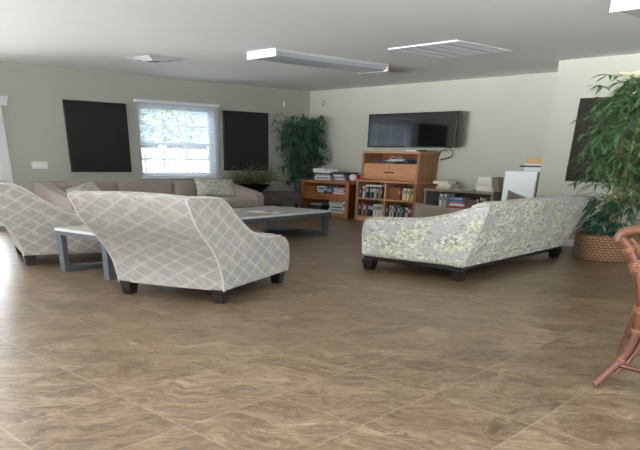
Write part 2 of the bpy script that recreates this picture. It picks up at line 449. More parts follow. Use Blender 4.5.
def window(name, x, hole, cols, label, zmeet, casing=False):
    y0, y1, z0, z1 = hole
    root = MB()
    fr = .07
    root.box(x-.05, x+.05, y0, y0+fr, z0, z1).box(x-.05, x+.05, y1-fr, y1, z0, z1)
    root.box(x-.05, x+.05, y0+fr, y1-fr, z0, z0+fr).box(x-.05, x+.05, y0+fr, y1-fr, z1-fr, z1)
    root.box(x-.04, x+.04, y0+fr, y1-fr, zmeet-.03, zmeet+.03)
    o = struct(root.build(name, M_VINYL, smooth=0, bevel=.006), label, 'window')
    g = MB()
    ins0, ins1 = y0+fr, y1-fr
    for c in range(1, cols):
        yy = ins0 + (ins1-ins0)*c/cols
        g.box(x-.015, x+.015, yy-.014, yy+.014, z0+fr, zmeet-.03); g.box(x-.015, x+.015, yy-.014, yy+.014, zmeet+.03, z1-fr)
    for zz in ((zmeet+.03+z1-fr)/2, (zmeet-.03+z0+fr)/2):
        g.box(x-.015, x+.015, ins0, ins1, zz-.012, zz+.012)
    g.build('grille', M_VINYL, o, smooth=0)
    MB().box(x-.004, x+.004, ins0, ins1, z0+fr, z1-fr).build('pane', M_GLASS, o, smooth=0)
    s = MB().box(x+.05, XL+.04, y0-.04 if casing else y0, y1+.04 if casing else y1, z0-.03, z0)
    s.build('window_sill', M_TRIM, o, smooth=0, bevel=.005)
    if casing:
        c = MB()
        c.box(XL, XL+.03, y1, y1+.22, z0-.12, z1).box(XL+.03, XL+.045, y1+.03, y1+.17, z0-.12, z1)
        c.box(XL, XL+.03, y0-.22, y0, z0-.12, z1).box(XL+.03, XL+.045, y0-.17, y0-.03, z0-.12, z1)
        c.build('casing', M_TRIM, o, smooth=0, bevel=.005)
        prof = [(0,0),(.03,0),(.035,.03),(.06,.06),(.10,.10),(.10,.13),(0,.13)]
        h = MB(); L = [(XL+a, z1+b) for a, b in prof]; n = len(L)
        v = [(p[0], y0-.32, p[1]) for p in L] + [(p[0], y1+.33, p[1]) for p in L]
        h.add(v, [list(range(n)), list(range(2*n-1, n-1, -1))] + [(i, (i+1) % n, n+(i+1) % n, n+i) for i in range(n)])
        h.build('crown_cap', M_TRIM, o, smooth=0)
    return o
window('window_1', -13.13, W1, 3, 'white sash window between the two black panels', 1.37)
window('window_2', -13.13, W2, 2, 'white cased window at the far left edge', 1.27, True)
window('added_window_3', -13.13, W3, 4, 'wide unseen window added for light on the left', 1.2)
def added_back_window(name, b, label):  # frame and pane for the added windows behind the viewer
    m = MB(); x0, x1, z0, z1 = b
    for xx in [x0, x1-.07] + [x0+(x1-x0)*k/3-.035 for k in (1, 2)]: m.box(xx, xx+.07, Y0-.15, Y0-.07, z0, z1)
    m.box(x0, x1, Y0-.15, Y0-.07, z0, z0+.07).box(x0, x1, Y0-.15, Y0-.07, z1-.07, z1)
    o = struct(m.build(name, M_VINYL, smooth=0), label, 'window')
    MB().box(x0+.07, x1-.07, Y0-.115, Y0-.107, z0+.07, z1-.07).build('pane', M_GLASS, o, smooth=0)
m = MB()
for k in range(5): m.box(X1+.07, X1+.15, S1[0]+(S1[1]-S1[0]-.07)*k/4, S1[0]+(S1[1]-S1[0]-.07)*k/4+.07, S1[2], S1[3])
m.box(X1+.07, X1+.15, S1[0], S1[1], S1[2], S1[2]+.07).box(X1+.07, X1+.15, S1[0], S1[1], S1[3]-.07, S1[3])
o = struct(m.build('added_window_6', M_VINYL, smooth=0), 'wide unseen window added for light on the right', 'window')
MB().box(X1+.107, X1+.115, S1[0]+.07, S1[1]-.07, S1[2]+.07, S1[3]-.07).build('pane', M_GLASS, o, smooth=0)
added_back_window('added_window_4', B1, 'wide window added for light behind the viewer on the left')
added_back_window('added_window_5', B2, 'wide window added for light behind the viewer on the right')

# ------------------------------------------------------------------ window blind
b = thing('window_blind', 'white mini blind lowered over the window behind the taupe sofa', 'blind', (-12.90, 8.34, .74))
bw = .985
MB().box(-.03, .03, -bw, bw, 1.32, 1.37).build('headrail', M_VINYL, b, smooth=0, bevel=.004)
m = MB()
for i in range(50):
    z = .035 + i*.0258
    Mx = Matrix.Translation((0, 0, z)) @ Matrix.Rotation(R(-25), 4, 'Y')
    m.box(-.019, .019, -bw+.02, bw-.02, -.0008, .0008, Mx)
m.build('slats', M_SLAT, b, smooth=0)
MB().box(-.02, .02, -bw+.02, bw-.02, 0, .018).build('bottom_rail', M_VINYL, b, smooth=0)
for yy in (-.62, .0, .62):
    MB().tube([(.021, yy, .01), (.021, yy, 1.33)], .0025, 5).build('ladder_cord', M_VINYL, b)
MB().tube([(.03, .80, 1.32), (.032, .80, .55)], .005, 6).build('tilt_wand', M_VINYL, b)

# ------------------------------------------------------------------ wall things
def wall_panel(label, loc, dims, mat):
    root = thing('acoustic_panel', label, 'panel', loc)
    x0, x1, y0, y1, h = dims
    MB().box(x0, x1, y0, y1, 0, h).build('fabric_face', mat, root, smooth=0, bevel=.008)
    return root
def flat_panel(label, x0, x1, y0, y1, z0, z1, mat):
    m = MB().box(x0, x1, y0, y1, z0, z1)
    return tag(m.build('acoustic_panel', mat, smooth=0, bevel=.01), label, 'panel')
flat_panel('black square fabric panel on the wall left of the window', XL+.001, XL+.06, 5.93, 7.17, .865, 2.02, M_PANEL)
flat_panel('black fabric panel on the wall between the window and the corner bamboo', XL+.001, XL+.06, 9.44, 10.66, .89, 2.02, M_PANEL)
flat_panel('charcoal fabric panel on the right wall behind the basket bamboo', -5.62, -4.36, YR-.06, YR-.001, .92, 2.01, M_PANEL_R)
sw = thing('light_switch', 'white three-gang switch plate left of the left black panel', 'switch', (XL, 5.35, .92))
MB().box(0, .012, -.15, .15, 0, .115).build('cover_plate', M_TRIM, sw, smooth=0, bevel=.004)
for dy in (-.09, 0, .09):
    MB().box(.012, .02, dy-.028, dy+.028, .025, .09).build('rocker', M_VINYL, sw, smooth=0, bevel=.002)
def sensor(label, loc, rz):
    s = thing('wall_sensor', label, 'sensor', loc, rz)
    MB().box(-.075, .075, -.05, 0, 0, .12).build('housing', plain((186,186,180), .5), s, smooth=0, bevel=.008)
    MB().box(-.04, .04, -.062, -.05, .025, .075).build('lens', plain((170,170,168), .3), s, smooth=0, bevel=.006)
sensor('small white sensor box high on the window wall near the corner', (XL, 11.2, 2.16), R(90))
sensor('small white sensor box high on the television wall near the corner', (-12.52, YB, 2.20), 0)
# cream wall light above the charcoal panel
sc = thing('wall_sconce', 'cream wall light above the charcoal panel on the right wall', 'lamp', (-4.68, YR, 2.12))
M_SHADE = plain((240,226,196), .5, var=.03)
MB().box(-.08, .08, -.03, 0, .02, .16).build('backplate', plain((200,190,170), .4), sc, smooth=0, bevel=.005)
m = MB(); rows = []
for i in range(9):
    v = i/8; row = []
    for k in range(25):
        th = PI*k/24
        r = (.10 + .30*v**.7)*(1 + .10*abs(math.sin(th*3)))
        row.append((-r*math.cos(th)*1.05, -.03 - r*math.sin(th)*.45, .02 + .13*v + .02*abs(math.sin(th*3))*v))
    rows.append(row)
m.grid(rows); o = m.build('lamp_shade', M_SHADE, sc, smooth=60)
sd = o.modifiers.new('Solid', 'SOLIDIFY'); sd.thickness = .008

# ------------------------------------------------------------------ ceiling things
def fixture(label, loc, w, l):
    f = thing('ceiling_light', label, 'light', loc)
    MB().box(-w/2, w/2, -l/2, l/2, -.03, 0).build('housing', M_TRIM, f, smooth=0, bevel=.004)
    prof = [(-w/2+.02, -.03), (-w/2+.04, -.075), (-w/2+.10, -.088), (w/2-.10, -.088), (w/2-.04, -.075), (w/2-.02, -.03)]
    m = MB(); n = len(prof)
    v = [(x, -l/2+.03, z) for x, z in prof] + [(x, l/2-.03, z) for x, z in prof]
    m.add(v, [(i, i+1, n+i+1, n+i) for i in range(n-1)] + [(n-1, 0, n, 2*n-1), list(range(n-1, -1, -1)), list(range(n, 2*n))])
    t = NT('ribbed_diffuser'); s_ = t.n('SeparateXYZ'); t.link(t.obj, s_.inputs[0])
    rib = t.math('SINE', t.math('MULTIPLY', s_.outputs[1], 160))
    t.bsdf(lin((196,202,208)), .25, spec=.5, normal=t.bump(rib, .15, .004))
    m.build('diffuser', t.m, f, smooth=30)
    for sgn in (-1, 1):
        a, c = sorted((sgn*(l/2-.03), sgn*l/2))
        MB().box(-w/2, w/2, a, c, -.092, -.03).build('end_cap', M_TRIM, f, smooth=0, bevel=.004)
    return f
fixture('long white ceiling light, unlit, nearest the corner bamboo', (-8.62, 8.17, CE), .64, 2.36)
fixture('ceiling light cut off by the top right corner', (-3.33, 8.28, CE), .64, 2.36)
v = thing('ceiling_vent', 'large white louvred return vent in the ceiling', 'vent', (-6.6, 8.64, CE))
fw, fd = .575, .60
MB().box(-fw, fw, -fd, -fd+.05, -.018, 0).box(-fw, fw, fd-.05, fd, -.018, 0).box(-fw, -fw+.05, -fd+.05, fd-.05, -.018, 0).box(fw-.05, fw, -fd+.05, fd-.05, -.018, 0).build('frame', M_TRIM, v, smooth=0, bevel=.003)
MB().box(-fw+.05, fw-.05, -fd+.05, fd-.05, -.004, 0).build('backing', plain((205,205,205), .8), v, smooth=0)
m = MB(); n = 34
for i in range(n):
    x = -fw+.05 + (2*fw-.1)*(i+.5)/n
    m.box(-.019, .019, -fd+.05, fd-.05, -.001, .001, Matrix.Translation((x, 0, -.010)) @ Matrix.Rotation(R(-32), 4, 'Y'))
m.build('louvres', M_VINYL, v, smooth=0)
m = MB()
for k in (1, 2, 3, 4):
    x = -fw + 2*fw*k/5; m.box(x-.008, x+.008, -fd+.05, fd-.05, -.022, -.012)
m.build('rail', plain((170,170,170), .5), v, smooth=0)
v = thing('ceiling_vent', 'small square ceiling supply vent above the left black panel', 'vent', (-10.58, 6.47, CE))
m = MB()
for k, (a, z0, z1) in enumerate(((.37, -.012, 0), (.27, -.03, -.01), (.17, -.045, -.02))):
    w_ = .05
    for (sx, sy) in ((1,0),(-1,0),(0,1),(0,-1)):
        # sloping vane along one side
        if sx: pts = [(sx*a, -a, z1), (sx*a, a, z1), (sx*(a-w_), a-w_, z0), (sx*(a-w_), -(a-w_), z0)]
        else: pts = [(-a, sy*a, z1), (a, sy*a, z1), (a-w_, sy*(a-w_), z0), (-(a-w_), sy*(a-w_), z0)]
        m.add(pts, [(0,1,2,3)])
o = m.build('vanes', plain((205,205,205), .5), v, smooth=0); sd = o.modifiers.new('Solid', 'SOLIDIFY'); sd.thickness = .006
MB().box(-.36, .36, -.36, .36, -.003, 0).build('backing', plain((120,122,122), .8), v, smooth=0)

# ------------------------------------------------------------------ seating
def seat_piece(root, w, back, top, front, mat, pipe, arm_t, back_t, base_z, seat_z, arch=0.0, cushions=1, cushion_mat=None, back_cushions=0, arm_bevel=.03):
    """back/top/front: side outline points (y,z); back runs base->top at the rear, top runs rear->front, front runs down."""
    outline = list(back) + list(top) + list(front)
    poly = outline[::-1]                       # orientation for +X
    rear = list(back) + [top[0]]
    zt = rear[-1][1]; yf = max(p[0] for p in front)
    # arms with wings
    for sgn in (-1, 1):
        x0, x1 = sorted((sgn*w/2, sgn*(w/2-arm_t)))
        MB().prism(poly, x0, x1).build('arm', mat, root, smooth=50, bevel=arm_bevel, segs=3)
        xo = sgn*(w/2-.006)
        m = MB(); m.tube([(xo, y-.002, z) for y, z in back] + [(xo, y, z+.002) for y, z in top], .009, 6)
        m.build('piping', pipe, root, smooth=60)
    # backrest: closed section swept across, top edge arched
    inner = []
    L = len(rear)
    for y, z in rear[::-1]:
        if z < seat_z: continue
        inner.append((y+back_t, z - (.01 if z == zt else 0)))
    inner.append((inner[-1][0]+.02, seat_z-.05)); inner.append((inner[-1][0], base_z))
    rear = [(y-.005, z) for y, z in rear]
    sec = rear + [(rear[-1][0]+back_t*.25, zt+.022), (rear[-1][0]+back_t*.7, zt+.018)] + inner
    m = MB(); nx = 14; hw = w/2 - .012
    acc = [0]
    for i in range(len(sec)): acc.append(acc[-1] + math.dist(sec[i], sec[(i+1) % len(sec)]))
    rows = []; uvr = []
    zb = seat_z
    for i in range(len(sec)+1):
        y, z = sec[i % len(sec)]; row = []; ur = []
        f = max(0, min(1, (z-zb)/(zt-zb))); f = f*f*(3-2*f)
        for k in range(nx+1):
            x = -hw + 2*hw*k/nx
            row.append((x, y, z + arch*f*(1-(x/hw)**2))); ur.append((x, acc[i]))
        rows.append(row); uvr.append(ur)
    m.grid(rows, uvr)
    n = len(sec)
    for k in (0, nx):
        m.add([rows[i][k] for i in range(n)], [list(range(n))])
    m.build('backrest', mat, root, smooth=50)
    # seat base and cushions
    iw = w - 2*arm_t
    y0 = inner[-1][0]-.02
    MB().box(-iw/2-.02, iw/2+.02, y0, yf-.015, base_z+.002, seat_z-.10).build('seat_base', mat, root, smooth=0, bevel=.02, segs=3)
    cw = iw/cushions; ys = inner[-2][0]
    for c in range(cushions):
        cx = -iw/2 + cw*(c+.5)
        MB().cushion(cw-.012, yf-ys-.01, .17, 8, .10, .05).build('seat_cushion', cushion_mat or mat, root, smooth=60, loc=(cx, (yf+ys)/2, seat_z-.105))
    for c in range(back_cushions):
        bw_ = iw/back_cushions; cx = -iw/2 + bw_*(c+.5)
        m = MB().cushion(bw_-.015, .2, zt-seat_z-.02, 8, .06, .07)
        m.build('back_cushion', cushion_mat or mat, root, smooth=60, loc=(cx, ys+.04, seat_z+.035), rot=(R(12), 0, 0))
    return inner

chair_back = [(0,.115),(-.02,.22),(-.065,.33),(-.145,.44),(-.24,.53),(-.345,.61),(-.445,.71),(-.515,.82),(-.545,.865)]
chair_top = [(-.55,.885),(-.48,.898),(-.25,.888),(-.05,.872),(.03,.855),(.10,.825),(.20,.765),(.30,.70),(.42,.63),(.56,.562),(.75,.51),(.98,.483),(1.2,.475)]
chair_front = [(1.32,.458),(1.395,.41),(1.43,.34),(1.44,.25),(1.425,.17),(1.40,.115)]
ch = thing('armchair', 'lattice-patterned armchair in front, its back to the viewer, right of the end table', 'armchair', (-5.43, 3.31, 0), R(24.9), None)
seat_piece(ch, 1.15, chair_back, chair_top, chair_front, M_LAT, M_PIPE, .13, .16, .115, .42, arch=.018)
for (sx, y, dy) in ((-1, .06, -.03), (1, .06, -.03), (-1, 1.28, .0), (1, 1.28, .0)):
    MB().taper((sx*.50, y), 0, .125, (.045, .05), (.06, .075), (0, 0)).build('leg', M_BLACKWOOD, ch, smooth=0, bevel=.006)
ch2 = copy_tree(ch)
ch2.location = (-8.67, 3.17, 0); ch2.rotation_euler = (0, 0, R(-15.5))
ch2['label'] = 'lattice-patterned armchair cut off by the left edge, left of the end table'
for o in (ch, ch2): o['group'] = 'lattice armchairs'

# loveseat with the floral back
ls_back = [(0,.155),(-.03,.23),(-.07,.33),(-.115,.43),(-.15,.53),(-.18,.64),(-.21,.73)]
ls_top = [(-.22,.778),(-.15,.772),(-.05,.75),(.08,.712),(.22,.672),(.38,.635),(.55,.61),(.75,.598),(1.0,.59),(1.2,.582)]
ls_front = [(1.30,.565),(1.345,.52),(1.355,.40),(1.345,.26),(1.335,.155)]
lv = thing('loveseat', 'floral upholstered loveseat seen from behind, beside the basket bamboo', 'sofa', (-4.546, 7.77, 0), R(98.0))
seat_piece(lv, 2.97, ls_back, ls_top, ls_front, M_FLORAL, M_FLORAL, .18, .20, .155, .40, arch=.012, cushions=2, cushion_mat=M_TAUPE2, arm_bevel=.035)
MB().box(-1.455, 1.455, .015, .06, .112, .156).box(-1.455, 1.455, 1.26, 1.31, .112, .156).box(-1.455, -1.41, .06, 1.26, .112, .156).box(1.41, 1.455, .06, 1.26, .112, .156).build('base_rail', M_BLACKWOOD, lv, smooth=0, bevel=.005)
for sx in (-1, 1):
    for y in (.07, 1.25):
        MB().taper((sx*1.40, y), 0, .113, (.05, .05), (.075, .075)).build('leg', M_BLACKWOOD, lv, smooth=0, bevel=.006)
# long sofa under the window
sf_back = [(0,.10),(-.02,.22),(-.05,.33),(-.10,.45),(-.16,.55),(-.22,.64)]
sf_top = [(-.255,.70),(-.18,.712),(-.05,.712),(.08,.708),(.22,.685),(.42,.635),(.65,.595),(.85,.565),(1.05,.54)]
sf_front = [(1.18,.525),(1.24,.48),(1.255,.38),(1.25,.24),(1.24,.10)]
sf = thing('sofa', 'long taupe sofa against the wall under the window', 'sofa', (-12.5, 7.14, 0), R(-90))
seat_piece(sf, 4.12, sf_back, sf_top, sf_front, M_TAUPE, M_PIPE_T, .21, .18, .10, .36, arch=.0, cushions=3, back_cushions=3, arm_bevel=.025)
for sx in (-1, 1):
    for y in (.08, 1.16):
        MB().taper((sx*1.95, y), 0, .105, (.04, .04), (.055, .055)).build('leg', M_BLACKWOOD, sf, smooth=0)

def throw_pillow(label, mat, w, h, t, loc, rot, group=None):
    o = MB().pillow(w, h, t).build('throw_pillow', mat, smooth=60, loc=loc, rot=rot)
    return tag(o, label, 'pillow', group)
throw_pillow('floral throw pillow at the right end of the taupe sofa', M_FLORAL_P, .98, .38, .2, (-12.03, 8.55, .60), (R(-24), R(3), R(90)))
throw_pillow('floral throw pillow at the left end of the taupe sofa', M_FLORAL_P, .80, .36, .22, (-12.0, 5.72, .545), (R(-42), R(-8), R(118)))
throw_pillow('taupe oblong cushion against the near arm of the floral loveseat', M_TAUPE2, .86, .34, .2, (-5.05, 6.82, .545), (R(-18), R(3), R(8)))
throw_pillow('taupe cushion whose corner peeks over the floral loveseat back', M_TAUPE2, .9, .42, .2, (-4.86, 8.22, .60), (R(-14), R(9), R(98)))

# ------------------------------------------------------------------ tables
def frame_bars(m, pts, half):
    for a, c in zip(pts[:-1], pts[1:]):
        a, c = Vector(a), Vector(c); lo = [min(a[i], c[i]) - half for i in range(3)]; hi = [max(a[i], c[i]) + half for i in range(3)]
        m.box(lo[0], hi[0], lo[1], hi[1], lo[2], hi[2])
ct = thing('coffee_table', 'long low white-topped coffee table with grey steel frame', 'table', (-8.93, 6.70, 0), R(9.5))
tw, tl = .66, 1.68
MB().box(-tw, tw, -tl, tl, .365, .395).build('tabletop', M_WHITETOP, ct, smooth=0, bevel=.006)
m = MB(); hh = .035
m.box(-tw+.01, tw-.01, -tl+.01, -tl+.08, .305, .364).box(-tw+.01, tw-.01, tl-.08, tl-.01, .305, .364)
m.box(-tw+.01, -tw+.08, -tl+.08, tl-.08, .305, .364).box(tw-.08, tw-.01, -tl+.08, tl-.08, .305, .364)
m.build('apron', M_METAL, ct, smooth=0, bevel=.004)
for sx in (-1, 1):
    for sy in (-1, 1):
        MB().box(sx*(tw-.055)-.045, sx*(tw-.055)+.045, sy*(tl-.12)-.045, sy*(tl-.12)+.045, 0, .305).build('leg', M_METAL, ct, smooth=0, bevel=.004)
for sy in (-1, 1):
    MB().box(-tw+.10, tw-.10, sy*(tl-.12)-.04, sy*(tl-.12)+.04, .02, .075).build('end_stretcher', M_METAL, ct, smooth=0, bevel=.004)
MB().box(-.04, .04, -tl+.16, tl-.16, .02, .075).build('long_stretcher', M_METAL, ct, smooth=0, bevel=.004)
et = thing('end_table', 'small white-topped end table with grey steel legs between the lattice armchairs', 'table', (-7.18, 3.62, 0), R(9))
a, e = .46, .36
MB().box(-a, a, -e, e, .425, .455).build('tabletop', M_WHITETOP, et, smooth=0, bevel=.006)
for sx in (-1, 1):
    m = MB(); xc = sx*(a-.055)
    m.box(xc-.045, xc+.045, -e+.005, -e+.075, 0, .424).box(xc-.045, xc+.045, e-.075, e-.005, 0, .424)
    m.box(xc-.045, xc+.045, -e+.075, e-.075, 0, .05).box(xc-.045, xc+.045, -e+.075, e-.075, .385, .424)
    m.build('leg_frame', M_METAL, et, smooth=0, bevel=.004)
MB().box(-a+.10, a-.10, -e+.01, -e+.06, .385, .424).build('apron', M_METAL, et, smooth=0)
MB().box(-a+.10, a-.10, e-.06, e-.01, .385, .424).build('apron', M_METAL, et, smooth=0)
mg = thing('magazine', 'open white and red magazine on the coffee table', 'magazine', (-8.74, 7.12, .3955), R(30))
m = MB()
for sgn in (-1, 1):
    rows = []
    for j in range(9):
        u = j/8; rows.append([(sgn*u*.27, y_, .004 + .012*math.sin(u*PI)**.8) for y_ in (-.2, .2)])
    m.grid(rows)
o = m.build('pages', plain((226,220,216), .5), mg, smooth=60); sd = o.modifiers.new('Solid', 'SOLIDIFY'); sd.thickness = .003
MB().box(.05, .19, -.12, .08, .0195, .0205).build('red_picture', plain((196,84,84), .5), mg, smooth=0)

# ------------------------------------------------------------------ corner cabinet + bowl plant
cb = thing('low_cabinet', 'low grey-brown wooden console in the corner right of the taupe sofa', 'cabinet', (-12.46, 10.30, 0))
hx, hy = .38, .66
MB().box(-hx-.02, hx+.03, -hy-.02, hy+.02, .44, .47).build('top', M_GREYWOOD, cb, smooth=0, bevel=.005)
m = MB().box(-hx, hx, -hy, hy, .24, .44)
m.build('body', M_GREYWOOD, cb, smooth=0, bevel=.004)
for k in (-1, 1):
    dr = MB().box(hx, hx+.015, k*.325-.29, k*.325+.29, .262, .42).build('drawer', M_GREYWOOD, cb, smooth=0, bevel=.004)
    MB().box(hx+.015, hx+.035, k*.325-.05, k*.325+.05, .335, .35).build('handle', M_DARK, dr, smooth=0)
for sx in (-1, 1):
    for sy in (-1, 1):
        MB().box(sx*(hx-.04)-.035, sx*(hx-.04)+.035, sy*(hy-.045)-.035, sy*(hy-.045)+.035, 0, .24).build('leg', M_GREYWOOD, cb, smooth=0)
MB().box(-hx+.02, hx-.02, -hy+.03, hy-.03, .07, .095).build('shelf', M_GREYWOOD, cb, smooth=0)

def leaf_mesh(mb, base, d, length, width, droop, up=Vector((0,0,1)), clamp=None):
    d = Vector(d).normalized(); side = d.cross(up)
    if side.length < .1: side = Vector((1, 0, 0))
    side.normalize(); nrm = side.cross(d)
    pts = []
    for k, wf in ((0, .12), (.35, 1), (.7, .72), (1, .04)):
        c = Vector(base) + d*length*k - Vector((0,0,1))*droop*length*k*k
        for s_ in (-1, 1):
            q = c + side*width*.5*wf*s_ + nrm*(.12*width*wf)
            if clamp: q = clamp(q)
            pts.append(q)
    mb.add(pts, [(0,1,3,2), (2,3,5,4), (4,5,7,6)])

pl = thing('potted_plant', 'olive-leaved plant in a dark shallow bowl on the corner console', 'plant', (-12.47, 9.92, .47))
MB().lathe([(.12,0),(.15,.0),(.17,.02),(.27,.10),(.345,.15),(.355,.165),(.32,.16),(.24,.11),(.02,.08)], seg=28, sy=1.0).build('bowl', plain((30,22,20), .35), pl, smooth=60)
MB().lathe([(.29,.14),(.16,.15),(.01,.155)], seg=20).build('soil', M_SOIL, pl, smooth=60)
m = MB(); rnd = random.Random(3)
def clampP(q):  # local: keep foliage off the wall
    if q.x < -.42: q.x = -.42
    q.z = max(q.z, .175)
    return q
for i in range(120):
    th = rnd.uniform(0, 2*PI); el = rnd.uniform(.3, 1.25)
    d = Vector((math.cos(th)*math.cos(el)*.75, math.sin(th)*math.cos(el)*1.15, math.sin(el)*.78))
    L = rnd.uniform(.32, .72); b0 = Vector((math.cos(th)*.08, math.sin(th)*.12, .155))
    tip = b0 + d*L - Vector((0,0,1))*.12*L
    m.tube([clampP(b0), clampP(b0 + d*L*.6), clampP(tip)], [.004, .003, .001], 4, False)
    for k in range(7):
        t_ = .35 + .65*k/6
        p = b0 + d*L*t_ - Vector((0,0,1))*.12*L*t_*t_
        a2 = th + rnd.choice((-1, 1))*rnd.uniform(.3, 1.0)
        leaf_mesh(m, clampP(p), (math.cos(a2), math.sin(a2), rnd.uniform(-.3, .5)), rnd.uniform(.08, .15), .026, .4, clamp=clampP)
m.build('foliage', M_FERN, pl, smooth=0)

def bamboo(root, canes, n_leaf, mat, radius, height, seed, low, lw, ll, clamp, shape, cane_mat=M_CANE):
    rnd = random.Random(seed); fol = MB()
    tops = []
    for (x, y, lx, ly, h) in canes:
        pts = [(x, y, .0), (x+lx*.35, y+ly*.35, h*.4), (x+lx*.7, y+ly*.7, h*.75), (x+lx, y+ly, h)]
        m = MB(); fine = []
        for i in range(17):
            t_ = i/16*3; k = min(2, int(t_)); f = t_-k
            fine.append(clamp(Vector(pts[k]).lerp(Vector(pts[k+1]), f)))
        m.tube(fine, [.0135*(1-.45*i/16)*(1.18 if i % 3 == 0 else 1) for i in range(17)], 7)
        m.build('cane', cane_mat, root, smooth=60)
        tops.append(fine)
    for i in range(n_leaf):
        path = rnd.choice(tops); t_ = rnd.uniform(0, 1)**.75
        z = low + (height-low)*t_
        k = min(16, max(0, int(16*z/max(.1, path[-1].z)))); p = path[k].copy(); p.z = z
        th = rnd.uniform(0, 2*PI); r = radius*shape(z)*math.sqrt(rnd.uniform(.05, 1))
        tip = Vector((p.x*.7 + r*math.cos(th), p.y*.7 + r*math.sin(th), z + rnd.uniform(-.05, .1)))
        tip = clamp(tip)
        if (tip - p).length > .05: fol.tube([clamp(p - Vector((0,0,.06))), clamp((p+tip)/2 + Vector((0,0,.05))), tip], [.005, .003, .002], 3, False)
        for j in range(rnd.randint(5, 8)):
            a2 = th + rnd.uniform(-2.0, 2.0)
            d = Vector((math.cos(a2), math.sin(a2), rnd.uniform(-.45, .35)))
            leaf_mesh(fol, tip + Vector((rnd.uniform(-.03,.03), rnd.uniform(-.03,.03), rnd.uniform(-.03,.03))), d, rnd.uniform(ll*.6, ll*1.15), rnd.uniform(lw*.7, lw*1.2), rnd.uniform(.08, .4), clamp=clamp)
    fol.build('foliage', mat, root, smooth=0)

def clampL(q):
    q = Vector(q); q.x = max(q.x, -.24 + .02*math.sin(q.z*40)); q.y = min(q.y, .38 + .015*math.sin(q.z*37))
    if q.z < 1.0 and q.x > .17: q.x = .17 - .05*abs(math.sin(q.z*31+q.y*9))      # stays clear of the shelf unit beside it
    if q.z < .52 and q.y < -.46: q.y = -.46
    return q
bl = thing('bamboo_plant', 'tall dark green artificial bamboo in the far corner of the room', 'plant', (-12.67, 11.52, 0))
MB().lathe([(.12,0),(.16,.0),(.19,.3),(.20,.32),(.17,.32),(.15,.29),(.02,.29)], seg=24).build('pot', plain((34,28,26), .5), bl, smooth=50)
bamboo(bl, [(0,0,.10,-.05,1.95),(.06,-.05,.35,-.15,1.9),(-.05,.05,-.05,.05,1.75),(-.04,-.06,-.05,-.35,1.55),(.05,.06,.18,-.2,1.6)], 215, M_LEAF_DK, .50, 1.93, 11, .60, .046, .23, clampL,
       lambda z: .95 if z < 1.45 else 1.0 - .15*(z-1.45)/.5, plain((70,80,52), .5))

def clampRt(q):
    q = Vector(q); q.y = min(q.y, .86 + .015*math.sin(q.z*37)); q.z = min(q.z, 2.14)
    if q.z < .86 and q.x < -.44 + .0: q.x = -.30 - .06*abs(math.sin(q.z*29+q.y*13))
    return q
br = thing('bamboo_plant', 'tall bright green bamboo in a woven basket at the right wall', 'plant', (-4.36, 9.69, 0))
MB().lathe([(.36,0),(.395,.0),(.405,.02),(.42,.15),(.425,.27),(.435,.30),(.415,.315),(.375,.30),(.36,.24),(.02,.23)], seg=48).build('basket', M_BASKET, br, smooth=50)
MB().lathe([(.365,.25),(.2,.265),(.01,.27)], seg=24).build('soil', M_SOIL, br, smooth=60)
rc = random.Random(5)
canes = []
for i in range(10):
    th = rc.uniform(0, 2*PI); r = rc.uniform(.03, .19)
    x, y = r*math.cos(th), r*math.sin(th)
    canes.append((x, y, x*1.1+rc.uniform(-.1, .2), y*.8+rc.uniform(-.1, .15), rc.uniform(1.6, 2.12)))
bamboo(br, canes, 410, M_LEAF, .60, 2.10, 21, .62, .044, .20, clampRt, lambda z: .72 + .28*min(1, max(0, (z-.75)/.6)))
# a low skirt of darker leaves hangs over the basket rim
fm = MB(); rs = random.Random(9)
for i in range(60):
    th = rs.uniform(PI*.75, 2*PI); r = rs.uniform(.10, .36)
    p = Vector((r*math.cos(th), r*math.sin(th)*.9, rs.uniform(.34, .75)))
    for j in range(5):
        a2 = th + rs.uniform(-1.3, 1.3)
        leaf_mesh(fm, p, (math.cos(a2), math.sin(a2), rs.uniform(-.5, .4)), rs.uniform(.12, .24), .036, rs.uniform(.2, .6), clamp=lambda q: Vector((max(q.x, -.46), q.y, max(q.z, .32))))
fm.build('undergrowth', M_LEAF_DK, br, smooth=0)

# ------------------------------------------------------------------ storage along the television wall
def thing_box(name, label, cat, x0, x1, y0, y1, z0, z1, col, group=None, rz=0, rough=.55, second=None, bevel=.003):
    """small boxy item: cover plus a paler band / page edge so that it reads as what it is"""
    cx, cy = (x0+x1)/2, (y0+y1)/2; w, d, h = (x1-x0)/2, (y1-y0)/2, z1-z0
    m = MB().box(-w, w, -d, d, 0, h)
    mats = [plain(col, rough)]
    if second:
        mats.append(plain(second, .6)); m.cur = 1
        m.box(-w*.8, w*.8, -d-.001, -d+.002, h*.25, h*.75)
    o = m.build(name, mats, smooth=0, bevel=bevel, loc=(cx, cy, z0), rot=(0, 0, rz))
    return tag(o, label, cat, group)
def book_up(label, x, t, yf, d, z, h, col, group, lean=0.0):
    """upright book, spine to the front: boards, spine and page block"""
    m = MB(); c = min(.006, t*.18)
    m.box(-t/2, -t/2+c, 0, d, 0, h).box(t/2-c, t/2, 0, d, 0, h).box(-t/2+c, t/2-c, 0, c, 0, h)
    m.cur = 1; m.box(-t/2+c, t/2-c, c, d-.006, .006, h-.006)
    if t > .028:
        m.cur = 2; m.box(-t/2*.62, t/2*.62, -.0008, .0002, h*.55, h*.82)
    light = sum(col) > 380
    o = m.build('book', [plain(col, .45), M_PAGE, plain((60,56,60) if light else (206,200,186), .5)], smooth=0, loc=(x, yf, z), rot=(0, lean, 0))
    return tag(o, label, 'book', group)
